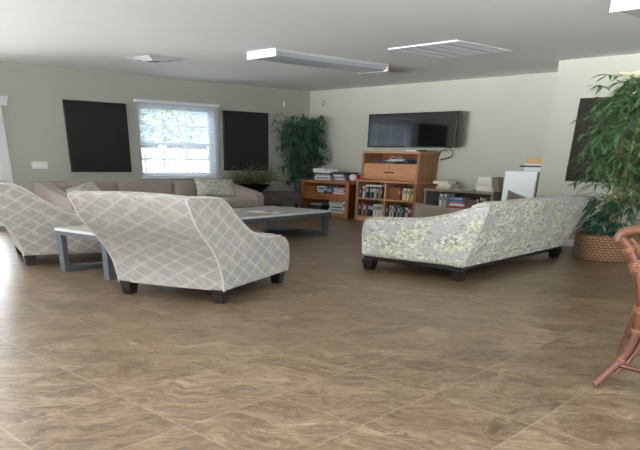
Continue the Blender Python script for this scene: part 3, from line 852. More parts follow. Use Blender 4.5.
def book_flat(label, x0, x1, y0, y1, z, t, col, group, rz=0.0):
    m = MB(); w, d = (x1-x0)/2, (y1-y0)/2; c = min(.006, t*.2)
    m.box(-w, w, -d, d, 0, c).box(-w, w, -d, d, t-c, t).box(-w, w, -d, -d+c, c, t-c)
    m.cur = 1; m.box(-w+.006, w-.006, -d+c, d-.006, c, t-c)
    o = m.build('book', [plain(col, .5), M_PAGE], smooth=0, loc=((x0+x1)/2, (y0+y1)/2, z), rot=(0, 0, rz))
    return tag(o, label, 'book', group)
ORD = ['first','second','third','fourth','fifth','sixth','seventh','eighth','ninth','tenth','eleventh','twelfth','thirteenth','fourteenth','fifteenth','sixteenth']
def row(specs, x, yf, z, where, group, limit):
    n = len(specs)
    for i, (cn, col, t, h, lean) in enumerate(specs):
        if x + t > limit: break
        extra = abs(math.sin(lean))*h
        sh = extra if lean > 0 else 0
        if lean < 0:      # leans left: foot stands to the right
            xc = x + extra + t/2; zz = z + abs(math.sin(lean))*t/2
        else:
            xc = x + t/2; zz = z + abs(math.sin(lean))*t/2
        lab = '%s book standing %s from the left %s' % (cn, ORD[i], where)
        book_up(lab, xc, t, yf + .012*((i*7) % 4), .26, zz, h, col, group, lean)
        x += t + .003 + extra*.35
# bookcase: lower unit, upper unit with doors
bk = thing('bookcase', 'tall pine bookcase with two small doors under the television', 'bookcase', (-9.81, 11.92, 0))
def LX(x): return x + 9.81
def LY(y): return y - 11.92
xL, xR, yF, yFu = -10.62, -9.0, 11.20, 11.33
for p0, p1 in ((xL, xL+.065), (xR-.065, xR)):
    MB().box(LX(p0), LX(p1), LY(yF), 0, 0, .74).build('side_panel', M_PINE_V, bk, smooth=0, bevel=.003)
MB().box(LX(xL)-.012, LX(xR)+.012, LY(yF)-.012, 0, .74, .78).build('ledge', M_PINE, bk, smooth=0, bevel=.004)
MB().box(LX(xL)+.065, LX(xR)-.065, LY(yF)+.01, 0, .0, .085).build('plinth', M_PINE, bk, smooth=0)
MB().box(LX(xL)+.065, LX(xR)-.065, LY(yF)+.008, -.02, .405, .435).build('shelf', M_PINE, bk, smooth=0)
MB().box(LX(-9.832), LX(-9.788), LY(yF)+.004, -.02, .085, .74).build('divider', M_PINE, bk, smooth=0)
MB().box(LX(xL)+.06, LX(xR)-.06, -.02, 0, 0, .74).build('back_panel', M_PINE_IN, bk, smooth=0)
ux0, ux1 = -10.62, -9.10
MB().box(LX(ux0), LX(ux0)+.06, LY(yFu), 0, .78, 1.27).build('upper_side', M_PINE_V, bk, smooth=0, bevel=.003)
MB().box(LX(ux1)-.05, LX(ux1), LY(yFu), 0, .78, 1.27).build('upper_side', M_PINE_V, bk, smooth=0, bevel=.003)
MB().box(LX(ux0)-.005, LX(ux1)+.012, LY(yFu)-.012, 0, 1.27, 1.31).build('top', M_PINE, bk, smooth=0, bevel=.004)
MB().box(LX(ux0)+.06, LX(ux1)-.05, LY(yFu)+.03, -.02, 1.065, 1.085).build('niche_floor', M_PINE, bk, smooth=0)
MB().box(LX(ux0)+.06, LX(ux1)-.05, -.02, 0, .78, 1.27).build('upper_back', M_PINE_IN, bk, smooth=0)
dx0, dx1 = LX(ux0)+.065, LX(ux1)-.055; mid = (dx0+dx1)/2
for (p0, p1, kx) in ((dx0, mid-.004, mid-.07), (mid+.004, dx1, mid+.07)):
    d = MB().box(p0, p1, LY(yFu)+.006, LY(yFu)+.028, .79, 1.07).build('door', M_PINE, bk, smooth=0, bevel=.004)
    MB().box(p0+.10, p1-.10, LY(yFu)+.004, LY(yFu)+.007, 1.03, 1.034).build('routed_line', M_PINE_IN, d, smooth=0)
    MB().box(kx-.05, kx+.05, LY(yFu)-.025, LY(yFu)+.006, .915, .935).build('handle', M_DARK, d, smooth=0, bevel=.004)
WH, GY, BK, NV, TL, YL, RD, BR, PU, CR = (222,220,212), (130,128,126), (34,34,38), (38,46,84), (44,98,104), (200,182,66), (160,52,50), (120,72,50), (66,44,66), (214,204,176)
def cname(c): return {WH:'white', GY:'grey', BK:'black', NV:'navy', TL:'teal', YL:'yellow', RD:'red', BR:'brown', PU:'plum', CR:'cream'}[c]
def spec(lst): return [(cname(c), c, t, h, l) for c, t, h, l in lst]
row(spec([(PU,.035,.17,0),(WH,.062,.215,0),(GY,.045,.21,0),(BR,.035,.20,0),(BK,.045,.215,0),(TL,.06,.21,0),(NV,.04,.205,0),(BK,.06,.215,0),(CR,.03,.19,0),(NV,.06,.21,0),(GY,.05,.20,0),(BR,.045,.19,0)]),
    -10.545, 11.255, .435, 'on the bookcase middle shelf, left side', 'books on the left of the middle shelf', -9.84)
book_flat('white book lying flat on the upright books, bookcase middle shelf left side', -10.42, -9.98, 11.28, 11.5, .6515, .03, WH, None)
thing_box('cardboard_box', 'brown carton at the left of the right middle bookcase shelf', 'box', -9.775, -9.50, 11.32, 11.8, .435, .66, (134,84,54), None)
row(spec([(RD,.045,.205,0),(BR,.04,.21,0),(WH,.055,.22,0),(YL,.05,.215,.12),(WH,.05,.215,.14),(YL,.055,.21,.15),(YL,.045,.20,.15),(PU,.05,.185,0)]),
    -9.485, 11.255, .435, 'on the bookcase middle shelf, right side', 'books on the right of the middle shelf', -9.07)
row(spec([(BK,.05,.235,0),(WH,.03,.23,0),(BK,.04,.22,0),(RD,.06,.235,0),(GY,.035,.22,0),(NV,.075,.24,0),(BK,.045,.235,0),(BK,.05,.225,0),(WH,.05,.24,0),(CR,.045,.24,0),(WH,.05,.235,0),(BK,.03,.21,0),(WH,.055,.24,0)]),
    -10.548, 11.25, .085, 'on the bookcase bottom shelf, left side', 'books on the left of the bottom shelf', -9.84)
row(spec([(BK,.045,.22,0),(WH,.055,.24,0),(RD,.04,.22,0),(WH,.045,.23,0),(BK,.05,.235,0),(WH,.03,.235,0),(BK,.06,.235,0),(GY,.05,.22,0),(TL,.04,.215,0),(GY,.055,.23,0),(WH,.05,.22,0),(RD,.06,.235,0),(BR,.045,.23,0)]),
    -9.775, 11.25, .085, 'on the bookcase bottom shelf, right side', 'books on the right of the bottom shelf', -9.07)
# electronics in the niche
pz = 1.0852
dv = thing('disc_player', 'flat grey disc player in the open niche of the pine bookcase', 'player', (-10.1, 11.56, pz))
MB().box(-.32, .32, -.16, .16, .004, .045).build('casing', plain((96,98,104), .35, metal=.3), dv, smooth=0, bevel=.004)
MB().box(-.12, .12, -.163, -.159, .018, .032).build('disc_slot', M_DARK, dv, smooth=0)
tv_b = thing('cable_box', 'black box at the right end of the bookcase niche', 'player', (-9.36, 11.57, pz))
MB().box(-.17, .17, -.16, .16, .0, .075).build('casing', plain((34,36,44), .4), tv_b, smooth=0, bevel=.005)
MB().box(-.08, .08, -.163, -.159, .03, .05).build('display', plain((20,20,22), .15), tv_b, smooth=0)
cl = thing('papers', 'loose white papers heaped on the grey disc player', 'papers', (-9.86, 11.58, pz+.0455))
for i in range(4):
    MB().box(-.26+.03*i, .26-.02*i, -.10, .12, 0, .009).build('sheet', plain((196,196,186), .7), cl, smooth=0, loc=(.02*i, 0, .0095*i), rot=(0, R((-2, 2, -3, 3)[i])*.0, R(5*i-8)))
m = MB()
rw = random.Random(4)
pts = [Vector((-.12, .02, .045))]
for i in range(14): pts.append(Vector((-.12+.02*i+rw.uniform(-.04,.04), rw.uniform(-.06,.08), .05+abs(math.sin(i*.9))*.035)))
tag(MB().tube(pts, .006, 6).build('cable_coil', plain((212,212,212), .5), loc=(-9.88, 11.55, pz+.045)), 'pale tangled cable on top of the papers in the niche', 'cable')
pp = tag(MB().box(-.15, .15, -.09, .09, 0, .022).build('folded_paper', plain((224,224,226), .6), smooth=0, loc=(-9.36, 11.50, 1.3105), rot=(0, 0, R(6))), 'white folded paper lying on top of the pine bookcase', 'paper')
rm = thing('remote_control', 'black remote control beside the white paper on the bookcase top', 'remote', (-9.14+.03-.06, 11.46, 1.3105), R(-20))
MB().box(-.03, .03, -.10, .10, 0, .022).build('casing', M_DARK, rm, smooth=0, bevel=.006)
MB().box(-.02, .02, -.06, .08, .022, .025).build('keypad', plain((80,80,84), .5), rm, smooth=0)

# television on its wall arm
tv = thing('television', 'black flat-screen television on the wall above the bookcase', 'television', (-9.60, YB, 1.38))
t = NT('screen_glass'); p_ = t.bsdf(lin((9,11,15)), .05, spec=1.0); p_.inputs['IOR'].default_value = 1.7; M_SCREEN = t.m
y1 = 11.56 - YB
MB().box(-1.11, 1.11, y1, y1+.06, 0, .60).build('cabinet', plain((16,16,18), .3), tv, smooth=0, bevel=.008)
MB().box(-1.085, 1.085, y1-.002, y1, .026, .582).build('screen', M_SCREEN, tv, smooth=0)
MB().box(-.20, .20, y1+.06, -.02, .20, .26).box(-.20, .20, y1+.06, -.02, .38, .44).box(-.25, .25, -.02, 0, .12, .50).build('wall_bracket', M_DARK, tv, smooth=0)
MB().box(-.05, .05, y1-.003, y1+.0, .006, .016).build('badge', plain((150,152,156), .3), tv, smooth=0)
def cable(label, pts, r=.008):
    P = [Vector(p) for p in pts]; fine = []
    for i in range(len(P)-1):
        p0, p1, p2, p3 = P[max(i-1,0)], P[i], P[i+1], P[min(i+2, len(P)-1)]
        for k in range(8):
            u = k/8; fine.append(.5*((2*p1) + (p2-p0)*u + (2*p0-5*p1+4*p2-p3)*u*u + (3*p1-p0-3*p2+p3)*u**3))
    fine.append(P[-1]); return tag(MB().tube(fine, r, 6).build('cable', M_DARK), label, 'cable')
cable('black cable drooping from the right end of the television, outer loop', [(-8.72,11.70,1.39),(-8.66,11.76,1.33),(-8.70,11.80,1.24),(-8.86,11.84,1.20),(-9.00,11.86,1.17)])
cable('black cable drooping from the right end of the television, inner loop', [(-8.78,11.68,1.39),(-8.80,11.76,1.345),(-8.95,11.80,1.325),(-9.03,11.86,1.25)])

# low oak unit left of the bookcase
ok = thing('low_shelf_unit', 'low honey-oak shelf unit between the corner bamboo and the bookcase', 'shelf', (-11.60, 11.92, 0))
def OX(x): return x + 11.60
a0, a1, f0 = -12.36, -10.84, 11.20
MB().box(OX(a0), OX(a0)+.09, LY(f0), 0, 0, .665).build('side_panel', M_OAK, ok, smooth=0, bevel=.004)
MB().box(OX(a1)-.10, OX(a1), LY(f0), LY(f0)+.03, 0, .665).build('front_stile', M_OAK, ok, smooth=0, bevel=.004)
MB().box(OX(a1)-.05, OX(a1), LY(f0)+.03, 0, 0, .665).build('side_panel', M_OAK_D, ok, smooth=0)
MB().box(OX(a0)-.01, OX(a1)+.015, LY(f0)-.015, 0, .665, .73).build('top', M_OAK, ok, smooth=0, bevel=.006)
MB().box(OX(a0)+.09, OX(a1)-.05, LY(f0)+.03, -.02, .445, .465).build('shelf', M_OAK, ok, smooth=0)
MB().box(OX(a0)+.09, OX(a1)-.05, LY(f0)+.01, -.02, .0, .07).build('bottom', M_OAK, ok, smooth=0)
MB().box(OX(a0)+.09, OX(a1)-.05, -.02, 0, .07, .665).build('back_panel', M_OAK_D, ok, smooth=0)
dw = MB().box(OX(a0)+.10, OX(a1)-.11, LY(f0)+.004, LY(f0)+.03, .335, .445).build('drawer', M_OAK, ok, smooth=0, bevel=.004)
MB().box(OX(-11.80), OX(-11.50), LY(f0)-.004, LY(f0)+.006, .385, .40).build('handle', M_DARK, dw, smooth=0)  # dark strip stands in for the shade inside a cut-out grip
zs = .465
def shelf_item(name, label, cat, x0, x1, z0, z1, col, second=None, y0=11.26, y1=11.7, group=None):
    return thing_box(name, label, cat, x0, x1, y0, y1, z0, z1, col, group, second=second)
shelf_item('storage_box', 'tan wooden box at the left of the oak unit upper shelf', 'box', -12.22, -11.93, zs, zs+.13, (150,98,56))
shelf_item('game_box', 'navy box lying second from the left on the oak unit upper shelf', 'box', -11.91, -11.62, zs, zs+.055, (38,44,92), (220,220,226))
shelf_item('game_box', 'white box on top of the navy box on the oak upper shelf', 'box', -11.89, -11.60, zs+.0555, zs+.135, (222,224,228), (60,70,120))
shelf_item('game_box', 'dark blue box in the middle of the oak unit upper shelf', 'box', -11.585, -11.40, zs, zs+.13, (44,64,96), (130,150,170))
shelf_item('game_box', 'pink and white box at the bottom right of the oak upper shelf', 'box', -11.38, -11.0, zs, zs+.04, (196,160,172), (230,228,228))
shelf_item('game_box', 'violet box on the pink box on the oak upper shelf', 'box', -11.37, -11.02, zs+.0405, zs+.085, (110,98,142), (220,220,224))
shelf_item('game_box', 'white box topmost at the right of the oak upper shelf', 'box', -11.36, -11.04, zs+.0855, zs+.125, (216,214,212), (170,70,80))
zb = .07
low = [('black case lowest left in the oak unit bottom space', -12.2, -11.72, 0, .07, (38,36,36), (90,90,90)),
       ('charcoal box second lowest left in the oak bottom space', -12.18, -11.74, .0705, .13, (62,62,66), None),
       ('grey box on the charcoal box in the oak bottom space', -12.12, -11.70, .1305, .19, (104,102,104), (190,190,188)),
       ('red box lowest right in the oak unit bottom space', -11.52, -10.98, 0, .04, (140,56,66), (220,214,210)),
       ('pale grey box above the red box in the oak bottom space', -11.50, -10.96, .0405, .10, (206,206,204), (90,120,140)),
       ('white box third up at the right in the oak bottom space', -11.46, -11.0, .1005, .15, (224,222,218), (60,60,66)),
       ('teal box above the white box in the oak bottom space', -11.62, -11.22, .1505, .20, (88,142,150), (216,220,220)),
       ('cream box topmost in the oak unit bottom space', -11.58, -11.0, .2005, .245, (214,208,198), (150,90,80))]
for lab, x0, x1, p0, p1, c, c2 in low:
    if 'teal' in lab: x0, x1 = -11.50, -11.02
    if 'cream' in lab: x0, x1 = -11.48, -11.0
    shelf_item('game_box', lab, 'box', x0, x1, zb+p0, zb+p1, c, c2)
ot = .7302
top = [('game_box', 'white flat box at the front left on top of the oak unit', -12.02, -11.52, 0, .075, (220,220,220), (150,152,160), 0),
       ('magazine', 'grey magazine on the white flat box on the oak unit', -11.98, -11.56, .0755, .105, (176,178,180), None, 6),
       ('magazine', 'dark magazine in the left pile on top of the oak unit', -12.0, -11.5, .1055, .14, (82,84,88), None, -5),
       ('magazine', 'white magazine second from the top of the oak unit pile', -12.08, -11.56, .1405, .175, (218,218,214), None, 4),
       ('magazine', 'white magazine topmost and askew on the oak unit pile', -12.12, -11.62, .1755, .225, (226,226,222), None, -12),
       ('game_box', 'violet grey box on the right of the oak unit top', -11.40, -11.04, 0, .065, (124,112,138), (200,198,206), 0),
       ('game_box', 'grey box on the violet grey box on the oak unit top', -11.44, -11.12, .0655, .125, (140,142,150), (210,208,208), 5),
       ('game_box', 'black flat case topmost right on the oak unit top', -11.46, -11.02, .1255, .16, (44,44,46), None, -8)]
for nm, lab, x0, x1, p0, p1, c, c2, rz in top:
    thing_box(nm, lab, 'box' if nm == 'game_box' else 'magazine', x0, x1, 11.30, 11.66, ot+p0, ot+p1, c, None, R(rz), second=c2)
tb = thing('toy', 'small red and white toy at the right end of the oak unit', 'toy', (-10.93, 11.42, ot))
m = MB().lathe([(.0,0),(.05,.005),(.085,.05),(.085,.09),(.05,.13),(.0,.14)], seg=16); m.build('white_body', plain((228,214,212), .5), tb, smooth=60)
MB().lathe([(.0,.0),(.05,.01),(.06,.07),(.035,.12),(.0,.125)], c=(.085,.06,0), seg=14).build('red_body', plain((176,40,58), .5), tb, smooth=60)

# low weathered shelf right of the bookcase
sh = thing('low_bookshelf', 'low weathered grey bookshelf right of the pine bookcase', 'shelf', (-8.18, 11.92, 0))
def HX(x): return x + 8.18
s0, s1, sy = -8.95, -7.38, 11.40
MB().box(HX(s0)-.01, HX(s1)+.01, LY(sy)-.01, 0, .63, .67).build('top', M_SHELFGREY, sh, smooth=0, bevel=.004)
for x0, x1 in ((s0, s0+.05), (s1-.05, s1)):
    MB().box(HX(x0), HX(x1), LY(sy), 0, 0, .63).build('side_panel', M_SHELFGREY, sh, smooth=0)
MB().box(HX(s0)+.05, HX(s1)-.05, LY(sy)+.01, -.02, .32, .345).build('shelf', M_SHELFGREY, sh, smooth=0)
MB().box(HX(s0)+.05, HX(s1)-.05, LY(sy)+.01, -.02, .0, .06).build('bottom', M_SHELFGREY, sh, smooth=0)
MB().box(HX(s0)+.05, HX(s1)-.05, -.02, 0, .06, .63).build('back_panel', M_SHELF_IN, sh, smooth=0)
W_ = 'in the low grey bookshelf'
row(spec([(WH,.05,.24,0),(GY,.045,.235,0),(WH,.05,.24,0)]), -8.60, 11.44, .345, W_ + ', left group', 'upright books on the grey bookshelf, left group', -7.4)
for i, (nm, c, t_, a_, b_) in enumerate((('red', (170,60,60), .05, -8.38, -7.98), ('white', (220,216,214), .035, -8.36, -8.0), ('pink', (200,120,116), .03, -8.34, -8.03), ('blue', (74,110,150), .045, -8.37, -8.04), ('pale blue', (150,178,200), .03, -8.35, -8.06))):
    z0 = .345 + (0, .0505, .086, .1165, .162)[i]
    book_flat('%s book lying %s from the bottom of the flat pile in the grey bookshelf' % (nm, ORD[i]), a_, b_, 11.44, 11.68, z0, t_, c, 'flat pile in the grey bookshelf')
thing_box('cardboard_box', 'brown box inside the grey bookshelf, right of the flat pile', 'box', -7.96, -7.76, 11.48, 11.8, .345, .52, (104,82,64))
row(spec([(BK,.045,.23,0),(WH,.035,.22,0),(GY,.04,.22,0),(YL,.05,.21,0),(BR,.045,.20,0)]), -7.745, 11.44, .345, W_ + ', right group', 'upright books on the grey bookshelf, right group', -7.43)
zt = .6702
book_flat('dark red book lying at the left end of the grey bookshelf top', -8.95, -8.78, 11.50, 11.74, zt, .05, (112,44,44), None)
z = zt
for i, (nm, c, t_, a_, b_) in enumerate((('tan', (190,172,140), .045, -8.76, -8.42), ('pale grey', (206,204,200), .04, -8.73, -8.40), ('cream', (222,208,176), .05, -8.84, -8.48))):
    book_flat('%s book, %s in the left pile on the grey bookshelf top' % (nm, ('bottom', 'middle', 'topmost')[i]), a_, b_, 11.50, 11.76, z, t_, c, 'left pile on the grey bookshelf top'); z += t_ + .0005
tag(MB().box(-.22, .22, -.15, .15, 0, .018).build('papers', plain((168,172,174), .7), smooth=0, loc=(-8.10, 11.60, zt), rot=(0, 0, R(4))), 'flat grey papers in the middle of the grey bookshelf top', 'papers')
z = zt
for i, t_ in enumerate((.035, .045, .045, .05, .06)):
    w0 = (-7.80, -7.82, -7.83, -7.80, -7.79)[i]; w1 = (-7.44, -7.46, -7.48, -7.49, -7.50)[i]
    c = ((214,208,200), (222,218,210), (206,198,190), (218,210,204), (226,222,216))[i]
    book_flat('off-white book, %s from the bottom of the right pile on the grey bookshelf' % ORD[i], w0, w1, 11.46, 11.70, z, t_, c, 'white pile on the grey bookshelf top'); z += t_ + .0005
# pile of grey books on a dark stool between shelf and refrigerator
st = thing('side_stand', 'dark narrow stand between the grey bookshelf and the white refrigerator', 'stand', (-7.18, 11.76, 0))
MB().box(-.17, .15, -.15, .13, .62, .65).build('top', plain((58,52,48), .6), st, smooth=0, bevel=.004)
for sx in (-.14, .12):
    for sy_ in (-.12, .10): MB().box(sx-.02, sx+.02, sy_-.02, sy_+.02, 0, .62).build('leg', plain((58,52,48), .6), st, smooth=0)
z = .6502
for i, t_ in enumerate((.05, .05, .055, .05, .045)):
    c = ((118,116,104), (136,134,120), (112,110,100), (142,140,128), (126,124,112))[i]
    book_flat('grey book, %s from the bottom of the pile left of the white refrigerator' % ORD[i], (-7.33, -7.32, -7.34, -7.33, -7.31)[i], (-7.06, -7.07, -7.05, -7.08, -7.08)[i], 11.63, 11.87, z, t_, c, 'grey pile by the refrigerator'); z += t_ + .0005
gb = thing('storage_box', 'pale grey lidded box on the floor left of the white refrigerator', 'box', (-7.16, 11.20, 0))
MB().box(-.17, .17, -.16, .16, 0, .48).build('body', plain((176,180,186), .6), gb, smooth=0, bevel=.005)
MB().box(-.18, .18, -.17, .17, .48, .53).build('lid', plain((204,208,214), .55), gb, smooth=0, bevel=.005)
# small white refrigerator
fr = thing('small_refrigerator', 'small white refrigerator with a black door seal beside the right wall', 'refrigerator', (-6.65, 11.40, 0))
M_ENAMEL = plain((245,247,247), .3, var=.01)
MB().box(-.30, .30, -.40, -.34, .05, 1.025).build('door', M_ENAMEL, fr, smooth=0, bevel=.006)
MB().box(-.285, .292, -.34, -.285, .05, 1.015).build('door_seal', M_DARK, fr, smooth=0)
MB().box(-.30, .30, -.285, .38, .03, 1.02).build('body', plain((206,206,200), .45), fr, smooth=0, bevel=.006)
for sx in (-.25, .25):
    for sy_ in (-.24, .33): MB().box(sx-.025, sx+.025, sy_-.025, sy_+.025, 0, .03).build('foot', M_DARK, fr, smooth=0)
z = 1.0255
tag(MB().box(-.20, .20, -.14, .14, 0, .065).build('papers', plain((224,224,222), .7, var=.12, scale=60), smooth=0, loc=(-6.50, 11.30, z)), 'stack of white papers on the small refrigerator', 'papers'); z += .0655
thing_box('folder', 'black folder on the white papers on the refrigerator', 'folder', -6.80, -6.32, 11.17, 11.43, z, z+.022, (36,36,40), rz=R(3)); z += .0225
thing_box('folder', 'white folder under the orange book on the refrigerator', 'folder', -6.70, -6.30, 11.17, 11.43, z, z+.03, (216,216,220), rz=R(-2)); z += .0305
book_flat('thick orange-tan book topmost on the refrigerator pile', -6.69, -6.29, 11.16, 11.42, z, .09, (206,164,110), None)

# ------------------------------------------------------------------ rattan chair at the right edge
rt = thing('rattan_chair', 'reddish bent-rattan chair cut off by the right edge', 'chair', (-1.632, 3.885, 0), R(22.3))
def smooth_path(P, n=8):
    P = [Vector(p) for p in P]; out = []
    for i in range(len(P)-1):
        p0, p1, p2, p3 = P[max(i-1,0)], P[i], P[i+1], P[min(i+2, len(P)-1)]
        for k in range(n):
            u = k/n; out.append(.5*((2*p1) + (p2-p0)*u + (2*p0-5*p1+4*p2-p3)*u*u + (3*p1-p0-3*p2+p3)*u**3))
    return out + [P[-1]]
cx = .34
left = [(0,.0,0.012),(.055,.03,.085),(.11,.055,.165),(.14,.06,.24),(.155,.06,.34),(.145,.05,.46),(.115,.04,.58),(.065,.03,.69),(.012,.02,.775),(-.04,.01,.83)]
mir = lambda P: [(2*cx-x, y, z) for x, y, z in P]
for P in (left, mir(left)):
    Q = smooth_path(P)
    MB().tube(Q, .026, 10).build('back_post', M_RATTAN, rt, smooth=60)
inl = [(x+.045, y+.012, z) for x, y, z in left[1:]]
for P in (inl, mir(inl)):
    MB().tube(smooth_path(P), .018, 8).build('inner_post', M_RATTAN, rt, smooth=60)
topr = [(-.05,.01,.815),(-.045,.01,.848),(.0,.012,.868),(.14,.02,.888),(cx,.03,.90)]
MB().tube(smooth_path(topr + mir(topr)[-2::-1]), .027, 10).build('top_rail', M_RATTAN, rt, smooth=60)
for k in range(5):
    x = cx + (k-2)*.11
    MB().tube(smooth_path([(cx+(k-2)*.05, .05, .50), (cx+(k-2)*.08, .045, .68), (x, .03, .90)]), .012, 7).build('back_splat', M_RATTAN, rt, smooth=60)
MB().tube(smooth_path([(.045,.03,.78),(.16,.04,.73),(cx,.05,.70),(2*cx-.16,.04,.73),(2*cx-.045,.03,.78)]), .014, 7).build('cross_rail', M_RATTAN, rt, smooth=60)
MB().tube(smooth_path([(.17,.06,.43),(cx,.04,.43),(2*cx-.17,.06,.43),(2*cx-.12,.35,.43),(2*cx-.15,.60,.43),(cx,.64,.43),(.16,.60,.43),(.15,.35,.43),(.17,.06,.43)]), .022, 9).build('seat_ring', M_RATTAN, rt, smooth=60)
m = MB().lathe([(.01,0),(.20,0),(.22,.02),(.20,.045),(.01,.05)], seg=28, sx=.9); m.build('seat_cushion', M_TAUPE2, rt, smooth=50, loc=(cx+.02, .345, .44))
for s_ in (1, -1):
    f = lambda P: P if s_ > 0 else mir(P)
    MB().tube(smooth_path(f([(.10,.66,.0),(.12,.62,.2),(.14,.59,.43)])), .022, 9).build('front_leg', M_RATTAN, rt, smooth=60)
    MB().tube(smooth_path(f([(.095,.05,.13),(.11,.34,.16),(.12,.62,.17)])), .014, 7).build('side_stretcher', M_RATTAN, rt, smooth=60)
MB().tube(smooth_path([(.095,.05,.135),(cx,.02,.115),(2*cx-.095,.05,.135)]), .015, 7).build('rear_stretcher', M_RATTAN, rt, smooth=60)
def ring(p, d, r, n=3):
    p, d = Vector(p), Vector(d).normalized(); L = .011*n; path = []; rr = []
    for i in range(4*n+1):
        path.append(p + d*(L*(i/(4*n)-.5))); rr.append(r*(1 - .07*(1 if i % 4 == 0 else 0)))
    MB().tube(path, rr, 10).build('binding', M_BIND, rt, smooth=60)
for P in (left, mir(left)):
    Q = [Vector(p) for p in P]
    for i, n_ in ((2, 2), (4, 2), (5, 3), (7, 5), (8, 3)):
        ring(Q[i] + Vector((0, .004, 0)), Q[min(i+1, len(Q)-1)] - Q[i-1], .034, n_)

# ------------------------------------------------------------------ outside the windows
struct(MB().box(-60, XL-.26, -30, 50, -.55, -.35).build('ground', plain((150,148,138), .9, var=.1, scale=2), smooth=0), 'pale ground outside the windows', 'ground')
rl = thing('porch_railing', 'white picket porch railing outside the window', 'railing', (-15.0, 9.2, -.35))
M_RAIL = plain((240,241,242), .5, var=.02)
MB().box(-.03, .03, -3.2, 3.2, 1.60, 1.66).build('top_rail', M_RAIL, rl, smooth=0)
MB().box(-.03, .03, -3.2, 3.2, .12, .18).build('bottom_rail', M_RAIL, rl, smooth=0)
for i in range(40):
    y = -3.12 + i*.16
    MB().box(-.02, .02, y-.055, y+.055, .18, 1.60).build('picket', M_RAIL, rl, smooth=0)
for y in (-3.25, 0, 3.25): MB().box(-.06, .06, y-.06, y+.06, 0, 1.75).build('post', M_RAIL, rl, smooth=0)
hs = thing('house', 'pale blue-grey house seen through the window', 'house', (-27, 20.5, -.35))
M_SIDING = plain((128,146,172), .7)
MB().box(-3, 3, -3.6, 6, 0, 7).build('wall', M_SIDING, hs, smooth=0)
m = MB(); m.add([(-3.4,-4,7),(3.4,-4,7),(3.4,6.4,7),(-3.4,6.4,7),(0,-4,9.2),(0,6.4,9.2)], [(0,1,4),(3,5,2),(0,4,5,3),(1,2,5,4),(0,3,2,1)]); m.build('roof', plain((110,112,116), .8), hs, smooth=0)
for zz in (1.2, 4.0):
    for yy in (-2.4, -.4, 1.6, 3.6):
        w_ = MB().box(3.0, 3.05, yy-.5, yy+.5, zz, zz+1.5).build('window', M_TRIM, hs, smooth=0)
        MB().box(3.05, 3.06, yy-.42, yy+.42, zz+.08, zz+1.42).build('pane', plain((90,104,128), .2), w_, smooth=0)
for zz in (2.95, 5.9): MB().box(3.0, 3.9, -3.6, 6, zz, zz+.28).build('balcony_band', M_RAIL, hs, smooth=0)
def tree(name, label, loc, r, h, n, seed, mat, cat='tree'):
    tr = thing(name, label, cat, loc); rnd = random.Random(seed)
    MB().tube([(0,0,0),(.05,.03,h*.5),(0,0,h*.8)], [.14,.10,.05], 8).build('trunk', plain((96,84,70), .9), tr)
    m = MB()
    for i in range(n):
        u = rnd.uniform(-1, 1); th = rnd.uniform(0, 2*PI); q = (1-u*u)**.5; rr = rnd.uniform(.35, 1)**.5
        p = (r*rr*q*math.cos(th), r*rr*q*math.sin(th), h*.62 + u*rr*h*.42)
        leaf_mesh(m, p, (math.cos(th+rnd.uniform(-1,1)), math.sin(th+rnd.uniform(-1,1)), rnd.uniform(-.6,.6)), rnd.uniform(.16,.32), .13, .3)
    m.build('foliage', mat, tr, smooth=0)
M_OUTLEAF = leaf_mat('sunlit_leaves', (120,142,96), (186,196,142))
tree('tree', 'leafy green tree seen through the middle of the window', (-20.5, 12.7, -.35), 1.15, 3.2, 1300, 31, M_OUTLEAF)
tree('tree', 'leafy green tree seen at the left of the window', (-24.0, 12.6, -.35), .9, 3.6, 600, 32, M_OUTLEAF)
hg = thing('hedge', 'dark clipped hedge behind the porch railing', 'hedge', (-17.2, 11.4, -.35)); rnd = random.Random(33)
m = MB()
for i in range(3400):
    fx = rnd.choice((0, 1, 2)); x, y, z = rnd.uniform(-.5, .5), rnd.uniform(-3.5, 3.5), rnd.uniform(0, 1.72)
    if fx == 0: x = .5
    elif fx == 1: z = 1.72 + .06*math.sin(y*7)
    th = rnd.uniform(0, 2*PI)
    leaf_mesh(m, (x, y, z), (math.cos(th), math.sin(th), rnd.uniform(-.6, .6)), rnd.uniform(.1, .2), .09, .3)
m.build('foliage', leaf_mat('hedge_leaves', (40,52,42), (74,86,70)), hg, smooth=0)
MB().box(-.42, .42, -3.4, 3.4, 0, 1.62).build('branches', plain((40,40,34), .9), hg, smooth=0)

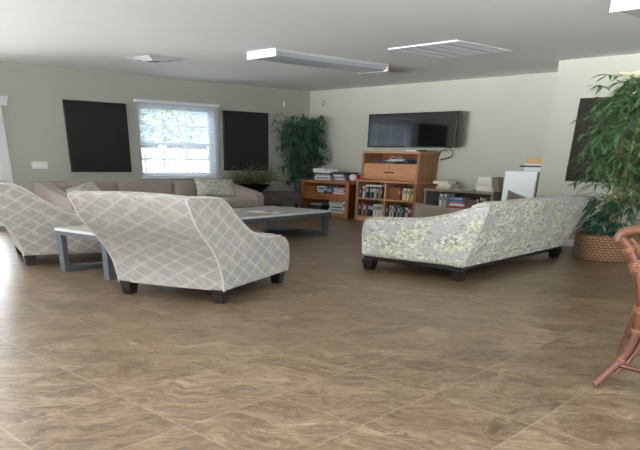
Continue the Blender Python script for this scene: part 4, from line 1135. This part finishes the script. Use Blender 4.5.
# ------------------------------------------------------------------ light
w = bpy.data.worlds.new('sky'); S.world = w; w.use_nodes = True
bg = w.node_tree.nodes['Background']; bg.inputs[0].default_value = (.88, .94, 1.0, 1); bg.inputs[1].default_value = 9.0
sl = bpy.data.lights.new('sun', 'SUN'); sl.energy = 8.0; sl.angle = R(1); sl.color = (1, .96, .9)
so = bpy.data.objects.new('sun', sl); COL.objects.link(so); so.rotation_euler = (0, R(42), R(25))
def area(name, loc, rot, sx, sy, power, color=(1,1,1), portal=False):
    l = bpy.data.lights.new(name, 'AREA'); l.shape = 'RECTANGLE'; l.size = sx; l.size_y = sy; l.energy = power; l.color = color
    if portal: l.cycles.is_portal = True
    o = bpy.data.objects.new(name, l); COL.objects.link(o); o.location = loc; o.rotation_euler = rot
    return o
for nm, h in (('daylight_portal', W1), ('daylight_portal', W2), ('daylight_portal', W3)):
    area(nm, (XL-.27, (h[0]+h[1])/2, (h[2]+h[3])/2), (0, R(-90), 0), h[3]-h[2], h[1]-h[0], 1, portal=True)
# fill lamps outside the left window and an added window behind the viewer
P_B2, P_W2, P_UB1, P_UB2 = 60, 60, 480, 840
TINT = (.955, .98, 1)
def window_light(name, wall, h, p, up=0, spread=None, color=(1, 1, 1)):
    w_, hh = h[1]-h[0], h[3]-h[2]; c = (h[0]+h[1])/2; zc = (h[2]+h[3])/2
    if up: hh, zc, off = .7, h[2]+.1, .62
    else: off = .24
    if wall == 'front': o = area(name, (c, Y0-off, zc), (R(90+up), 0, 0), w_, hh, p, color)
    elif wall == 'left': o = area(name, (XL-off-.06, c, zc), (0, R(-90-up), 0), hh, w_, p, color)
    else: o = area(name, (X1+off, c, zc), (0, R(90+up), 0), hh, w_, p, color)
    if spread: o.data.spread = R(spread)
window_light('daylight_fill', 'front', B2, P_B2, color=TINT)
window_light('daylight_fill', 'left', W2, P_W2, color=(.95, .975, 1))
# narrow upward beams added outside the back windows to brighten the ceiling
window_light('ceiling_fill', 'front', B1, P_UB1, 18, 46, TINT)
window_light('ceiling_fill', 'front', B2, P_UB2, 18, 46, TINT)

# ------------------------------------------------------------------ camera
cd = bpy.data.cameras.new('camera'); cam = bpy.data.objects.new('camera', cd); COL.objects.link(cam)
cd.sensor_fit = 'HORIZONTAL'; cd.sensor_width = 36; cd.lens = 36.7542
cd.shift_x = .04334; cd.shift_y = .42920; cd.clip_start = .05; cd.clip_end = 300
MR = Matrix(((.66180, -.35845, .65843), (.74952, .29803, -.59110), (.01565, .88470, .46591)))
cam.matrix_world = Matrix.Translation((0, 0, 1.2)) @ MR.to_4x4()
S.camera = cam
